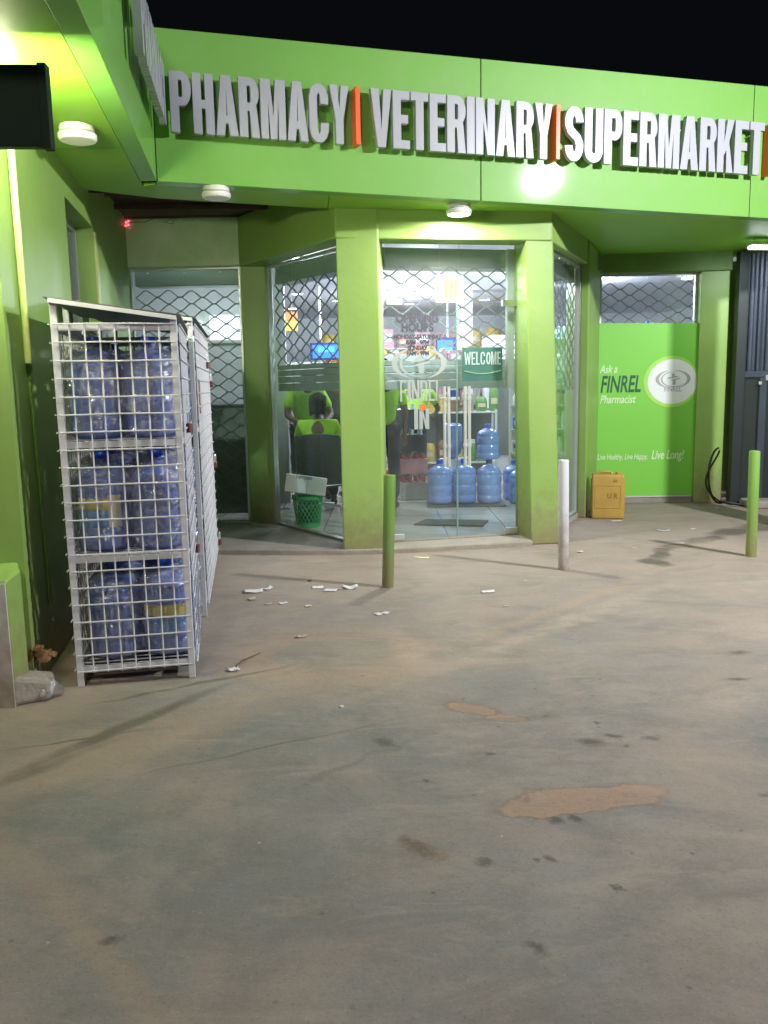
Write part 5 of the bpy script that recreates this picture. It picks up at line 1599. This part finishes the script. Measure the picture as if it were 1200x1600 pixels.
    for s_ in 'LR':
        b0 = len(js); sl = V['sh' + s_] + (V['el' + s_] - V['sh' + s_]) * (.75 if sleeves else .5)
        js.append((tuple(V['sh' + s_]), .074)); js.append((tuple(sl), .062)); es += [(2, b0), (b0, b0 + 1)]
    skin_mesh('shirt', js, es, shirt, o)
    jt_ = [(tuple(V['pelvis']), (.150, .122))]; et = []
    for s_ in 'LR':
        b0 = len(jt_); jt_ += [(tuple(V['hip' + s_]), .100), (tuple(V['kn' + s_]), .075), (tuple(V['an' + s_] + Vector((0, 0, .02))), .058)]
        et += [(0, b0), (b0, b0 + 1), (b0 + 1, b0 + 2)]
    skin_mesh('trousers', jt_, et, trousers, o)
    sh = MB()
    for s_ in 'LR':
        p = V['an' + s_]; sh.tube([tuple(p + Vector((0, .05, -.045))), tuple(p + Vector((0, -.05, -.04))), tuple(p + Vector((0, -.19, -.05)))], [.038, .042, .030], 10)
    sh.build('shoe', 'black', o, world=False, smooth='all')
    return o


STAND = dict(pelvis=(0, 0, .95), chest=(0, 0, 1.27), neck=(0, 0, 1.43), head=(0, -.02, 1.57), shL=(.19, 0, 1.37), shR=(-.19, 0, 1.37), elL=(.25, .02, 1.10), elR=(-.25, .02, 1.10),
             wrL=(.26, -.06, .86), wrR=(-.26, -.06, .86), hipL=(.10, 0, .88), hipR=(-.10, 0, .88), knL=(.11, -.01, .50), knR=(-.11, -.01, .50), anL=(.11, .02, .09), anR=(-.11, .02, .09))
SIT = dict(pelvis=(0, .02, .55), chest=(0, .02, .88), neck=(.0, -.02, 1.05), head=(.0, -.10, 1.20), shL=(.19, 0, .98), shR=(-.19, 0, .98), elL=(.25, -.12, .74), elR=(-.25, -.12, .74),
           wrL=(.18, -.35, .74), wrR=(-.18, -.35, .74), hipL=(.10, -.03, .52), hipR=(-.10, -.03, .52), knL=(.13, -.45, .50), knR=(-.13, -.45, .50), anL=(.13, -.45, .09), anR=(-.13, -.45, .09))
LEAN = dict(STAND); LEAN.update(chest=(0, -.12, 1.24), neck=(0, -.22, 1.37), head=(0, -.33, 1.47), shL=(.19, -.16, 1.32), shR=(-.19, -.16, 1.32), elL=(.27, -.30, 1.08), elR=(-.26, -.30, 1.08), wrL=(.16, -.48, 1.0), wrR=(-.16, -.48, 1.0))
AKIMBO = dict(STAND); AKIMBO.update(elL=(.42, .05, 1.14), wrL=(.22, -.02, .98), elR=(-.40, .05, 1.12), wrR=(-.20, -.04, .98))
person('person in lime shirt seated with back to the glass on a dark chair', (-.725, 9.42, FZ), R(180), SIT, 'lime_shirt', 'navy_cloth', longhair=True)
person('person in lime shirt bending forward beside the seated person', (-.94, 10.15, FZ), R(15), LEAN, 'lime_shirt', 'navy_cloth')
person('person in charcoal top with bent arm beyond the seated person', (-.60, 10.45, FZ), R(200), AKIMBO, 'grey_shirt', 'navy_cloth')
person('person in lime shirt and navy trousers standing at the left edge of the doors', (.02, 9.55, FZ), R(195), STAND, 'lime_shirt', 'navy_cloth')
person('person in lime shirt standing behind the dark drinks packs', (.42, 11.3, FZ), R(160), LEAN, 'lime_shirt', 'navy_cloth')

# office chair
oc = thing('office_chair', 'dark office chair with tall curved back seen from behind', 'chair', (-.725, 9.30, FZ), R(180))
vs = []; nx_, nz_ = 14, 8
cb_ = MB()
for j in range(nz_ + 1):
    for i in range(nx_ + 1):
        a = -1 + 2 * i / nx_; f = j / nz_; ww = .30 * (1 - .35 * (f - .55) ** 2 * 1.5) * (1 if f < .9 else .93)
        cb_.v.append((a * ww, .16 - .09 * a * a + .02 * math.sin(f * 3), .30 + .60 * f - .02 * a * a * f))
cb_.f = [(j * (nx_ + 1) + i, j * (nx_ + 1) + i + 1, (j + 1) * (nx_ + 1) + i + 1, (j + 1) * (nx_ + 1) + i) for j in range(nz_) for i in range(nx_)]
bk = cb_.build('backrest', 'chair', oc, world=False, smooth='all'); sm = bk.modifiers.new('solid', 'SOLIDIFY'); sm.thickness = .045; bv = bk.modifiers.new('bevel', 'BEVEL'); bv.width = .015; bv.segments = 2
MB().box(-.25, .25, -.30, .12, .38, .45).build('seat', 'chair', oc, world=False, bevel=.03)
MB().tube([(0, -.08, .05), (0, -.08, .38)], .028, 12).build('column', 'chrome', oc, world=False, smooth=True)
for k in range(5):
    a = R(72 * k + 20)
    leg = MB(); leg.tube([(0, -.08, .09), (.26 * math.cos(a), -.08 + .26 * math.sin(a), .065)], [.022, .014], 8); leg.lathe([(0, -.02), (.022, -.018), (.025, 0), (.022, .018), (0, .02)], (.26 * math.cos(a), -.08 + .26 * math.sin(a), .028), 10)
    leg.build('leg', 'chrome', oc, world=False, smooth=True)
for s_ in (-1, 1):
    MB().tube([(s_ * .25, -.05, .42), (s_ * .29, -.05, .60), (s_ * .29, -.20, .64), (s_ * .29, .05, .64)], .016, 8).build('armrest', 'black', oc, world=False, smooth=True)

# waste basket with a carton on it, behind the angled glass
wb = thing('waste_basket', 'green plastic lattice waste basket behind the angled glass', 'waste basket', (-.775, 8.42, FZ))
H_b, r0, r1 = .315, .115, .155
rows, seg = 9, 20
lat = MB()
def rb_(z): return r0 + (r1 - r0) * z / H_b
for j in range(seg):
    for sgn in (1, -1):
        pts = []
        for i in range(13):
            z = .03 + (H_b - .06) * i / 12; t = 2 * PI * j / seg + sgn * (i / 12) * 1.1
            pts.append((rb_(z) * math.cos(t), rb_(z) * math.sin(t), z))
        lat.tube(pts, .0048, 4)
lat.build('lattice', 'basket', wb, world=False)
MB().lathe([(0, 0), (r0, 0), (r0 + .003, .04), (r0 - .003, .04), (r0 - .004, .006), (0, .006)], n=30).build('base', 'basket', wb, world=False, smooth=True)
MB().lathe([(r1 - .004, H_b - .035), (r1 + .008, H_b - .03), (r1 + .010, H_b), (r1 + .002, H_b + .004), (r1 - .008, H_b), (r1 - .008, H_b - .03)], n=30).build('rim', 'basket', wb, world=False, smooth=True)
MB().lathe([(0, .04), (.10, .05), (.12, .2), (.10, .26), (0, .28)], n=14, wob=lambda t, z: .012 * math.sin(5 * t + z * 40)).build('bin_bag', 'black', wb, world=False, smooth='all')
cx = thing('carton', 'white carton with red brown script lying tilted on the green basket', 'carton', (-.80, 8.36, FZ + .345), 0)
cx.rotation_euler = (R(-4), R(9), R(6))
MB().box(-.205, .205, -.10, .10, .002, .175).build('body', 'carton', cx, world=False, bevel=.004)
MB().box(-.203, .203, -.098, .098, -.004, .0015).build('bottom_flap', 'carton_edge', cx, world=False)
MB().prism([(.207, -.095), (.36, -.03), (.34, .02), (.207, .095)], [.10, .135, .13, .10], [.103, .138, .133, .103]).build('side_flap', 'carton', cx, world=False)
cxm = abs_matrix(cx) @ Matrix(((1, 0, 0, 0), (0, 0, -1, -.1012), (0, 1, 0, 0), (0, 0, 0, 1)))
text('lettering', 'Tempts', .065, 'ink', cx, cxm @ Matrix.Translation((-.035, .145, .001)), .0005, .0006, .85, .35)
MB().box(.012, .016, -.1022, -.1002, .002, .172).build('tape_seam', 'carton_edge', cx, world=False)

# ------------------------------------------------------------------ litter
GL = 'torn paper scraps on the forecourt'
M['paper'] = simple('torn white paper', (0.62, 0.63, 0.66), 0.7, bump=0.5, bscale=30, var=0.25, vscale=25)
def scrap(x, y, w_, d_, rz, curl, label, mat='paper', h=.012, seed=0):
    rnd = random.Random(seed * 7 + 1); m = MB(); n = 6
    for j in range(n + 1):
        for i in range(n + 1):
            a, b_ = i / n - .5, j / n - .5
            ex = 1 + .25 * mnoise.noise(Vector((a * 3, b_ * 3, seed)))
            z = .003 + curl * (a * a) * w_ * .45 + h * .6 * abs(mnoise.noise(Vector((a * 2.5 + seed, b_ * 2.5, 3.3))))
            m.v.append((a * w_ * ex, b_ * d_ * (1 + .3 * mnoise.noise(Vector((a * 2, seed, b_))) ), max(.002, z)))
    m.f = [(j * (n + 1) + i, j * (n + 1) + i + 1, (j + 1) * (n + 1) + i + 1, (j + 1) * (n + 1) + i) for j in range(n) for i in range(n)]
    o = m.build('paper_scrap', mat, smooth='all'); o.location = (x, y, 0); o.rotation_euler = (0, 0, rz)
    sm_ = o.modifiers.new('solid', 'SOLIDIFY'); sm_.thickness = .0008
    return tag(o, label, 'paper scrap', GL)


SC = [(-.95, 5.86, .13, .09, .2, .6, 'crumpled white paper with a raised corner right of the cages', 'paper', .035), (-.86, 5.93, .07, .035, .9, .2, 'thin curled white strip beside the crumpled paper', 'paper', .05),
      (-.93, 5.64, .05, .05, .4, 1, 'small dirty white scrap in front of the crumpled paper', 'paper_dirty', .02),
      (-.50, 5.96, .085, .07, .1, 0, 'flat white scrap, left of the row of scraps before the bollard', 'paper', .006), (-.40, 5.86, .10, .07, -.1, .1, 'flat white scrap, second in the row before the bollard', 'paper', .008),
      (-.325, 5.89, .05, .05, .7, .2, 'yellowish scrap, third in the row before the bollard', 'paper_dirty', .008), (-.255, 5.92, .10, .08, .1, 1.6, 'curled white scrap nearest the dark green bollard', 'paper', .010),
      (-.05, 5.20, .045, .05, .5, .3, 'small white scrap, left one of a pair in the middle', 'paper', .008), (-.005, 5.22, .045, .04, 1.0, .3, 'small white scrap, right one of a pair in the middle', 'paper', .01),
      (-.70, 5.52, .055, .045, .3, .5, 'little grey white scrap near the crumpled paper', 'paper', .01), (-.80, 5.50, .05, .03, .6, .3, 'little brown grey scrap left of the grey white one', 'paper_dirty', .01),
      (-.50, 4.73, .06, .035, .2, .8, 'small twisted scrap on the edge of the square grey patch', 'paper_dirty', .02), (-.80, 4.17, .055, .05, .4, .8, 'white twisted tissue near the foot of the front cage', 'paper', .03),
      (.725, 5.73, .095, .06, .1, .2, 'white scrap lying alone between the two middle bollards', 'paper', .008), (1.69, 7.06, .05, .04, .9, .8, 'white scrap beside the right door pillar', 'paper', .02),
      (2.74, 8.03, .12, .04, -.1, .5, 'flat pale strip right of the jerrycan', 'paper', .008), (2.62, 7.37, .14, .03, 0, .3, 'thin pale strip on the wet streak', 'paper', .006), (2.45, 8.68, .12, .07, .2, .1, 'pale card under the corner of the jerrycan', 'carton', .004),
      (.32, 6.96, .11, .05, -.2, .2, 'pale yellowish scrap on the ground before the doors', 'cream_lab', .006), (1.04, 6.04, .02, .03, 0, .2, 'tiny grey scrap left of the white bollard', 'paper_dirty', .01),
      (-.575, 6.17, .03, .03, 0, .2, 'tiny brown scrap behind the row of scraps', 'leaf', .015), (.79, 5.33, .04, .02, .3, .2, 'tiny dark scrap below the lone white scrap', 'paper_dirty', .01),
      (-.21, 3.64, .018, .02, .3, .2, 'tiny white crumb in the middle of the forecourt', 'paper', .008), (.26, 6.98, .03, .02, .3, .2, 'tiny pale crumb left of the yellowish scrap', 'paper', .008),
      (3.05, 8.1, .05, .03, .3, .2, 'tiny white crumb far right of the jerrycan', 'paper', .008), (2.2, 7.2, .05, .02, .3, .2, 'tiny pale crumb left of the wet streak', 'paper_dirty', .008),
      (3.83, 9.45, .05, .04, .3, .2, 'tiny white crumb beside the hose', 'paper', .01), (-.52, 5.42, .045, .03, .1, .8, 'small twisted cream scrap right of the grey white one', 'cream_lab', .02)]
for i, a in enumerate(SC):
    scrap(*a[:7], mat=a[7], h=a[8], seed=i + 1)
tw = MB().tube([(-.79, 4.20, .01), (-.77, 4.27, .02), (-.76, 4.33, .008), (-.70, 4.44, .006)], [.004, .005, .004, .002], 6)
tag(tw.build('twig', 'leaf', smooth=True), 'thin dry twig beside the white tissue near the front cage', 'twig')
# rubble and dry leaves at the foot of the left plinth
for i in range(9):
    rnd = random.Random(i + 40); m = MB(); a0 = rnd.uniform(0, 6.28); L_ = rnd.uniform(.05, .10); wd2 = L_ * .45
    for j in range(6):
        f = j / 5; s_ = math.sin(PI * min(1, f * .95 + .03)) * wd2
        m.v += [(f * L_, -s_, .02 * math.sin(f * 3 + i)), (f * L_, 0, .012 + .02 * math.sin(f * 3 + i)), (f * L_, s_, .02 * math.sin(f * 3 + i))]
    for j in range(5):
        m.f += [(j * 3, j * 3 + 1, j * 3 + 4, j * 3 + 3), (j * 3 + 1, j * 3 + 2, j * 3 + 5, j * 3 + 4)]
    o = m.build('dry_leaf', 'leaf', smooth='all'); o.location = (-1.70 + rnd.uniform(-.05, .07), 3.93 + rnd.uniform(-.05, .07), .17 + rnd.uniform(-.02, .05)); o.rotation_euler = (rnd.uniform(-.6, .6), rnd.uniform(-.6, .6), a0)
    tag(o, 'curled dry brown leaf in the small heap on the footing at the left', 'leaf', 'dry leaves heaped at the left footing')
bag = MB().lathe([(0, 0), (.04, .0), (.055, .02), (.05, .05), (.03, .08), (.012, .09), (.02, .10)], (0, 0, 0), 20, wob=lambda t, z: .014 * math.sin(3 * t + 20 * z) + .008 * math.sin(7 * t))
o = bag.build('plastic_bag', 'film', smooth='all'); o.location = (-1.63, 3.83, .0); tag(o, 'small clear crumpled plastic bag against the left footing', 'plastic bag')
ub = MB().box(-1.32, -1.05, 4.25, 4.45, 0, .05).build('shadow_slab', 'black_metal', bevel=.01); tag(ub, 'flat black slab standing in for the shadow under the front cage', 'slab')  # dark slab put in for the cage's cast shadow
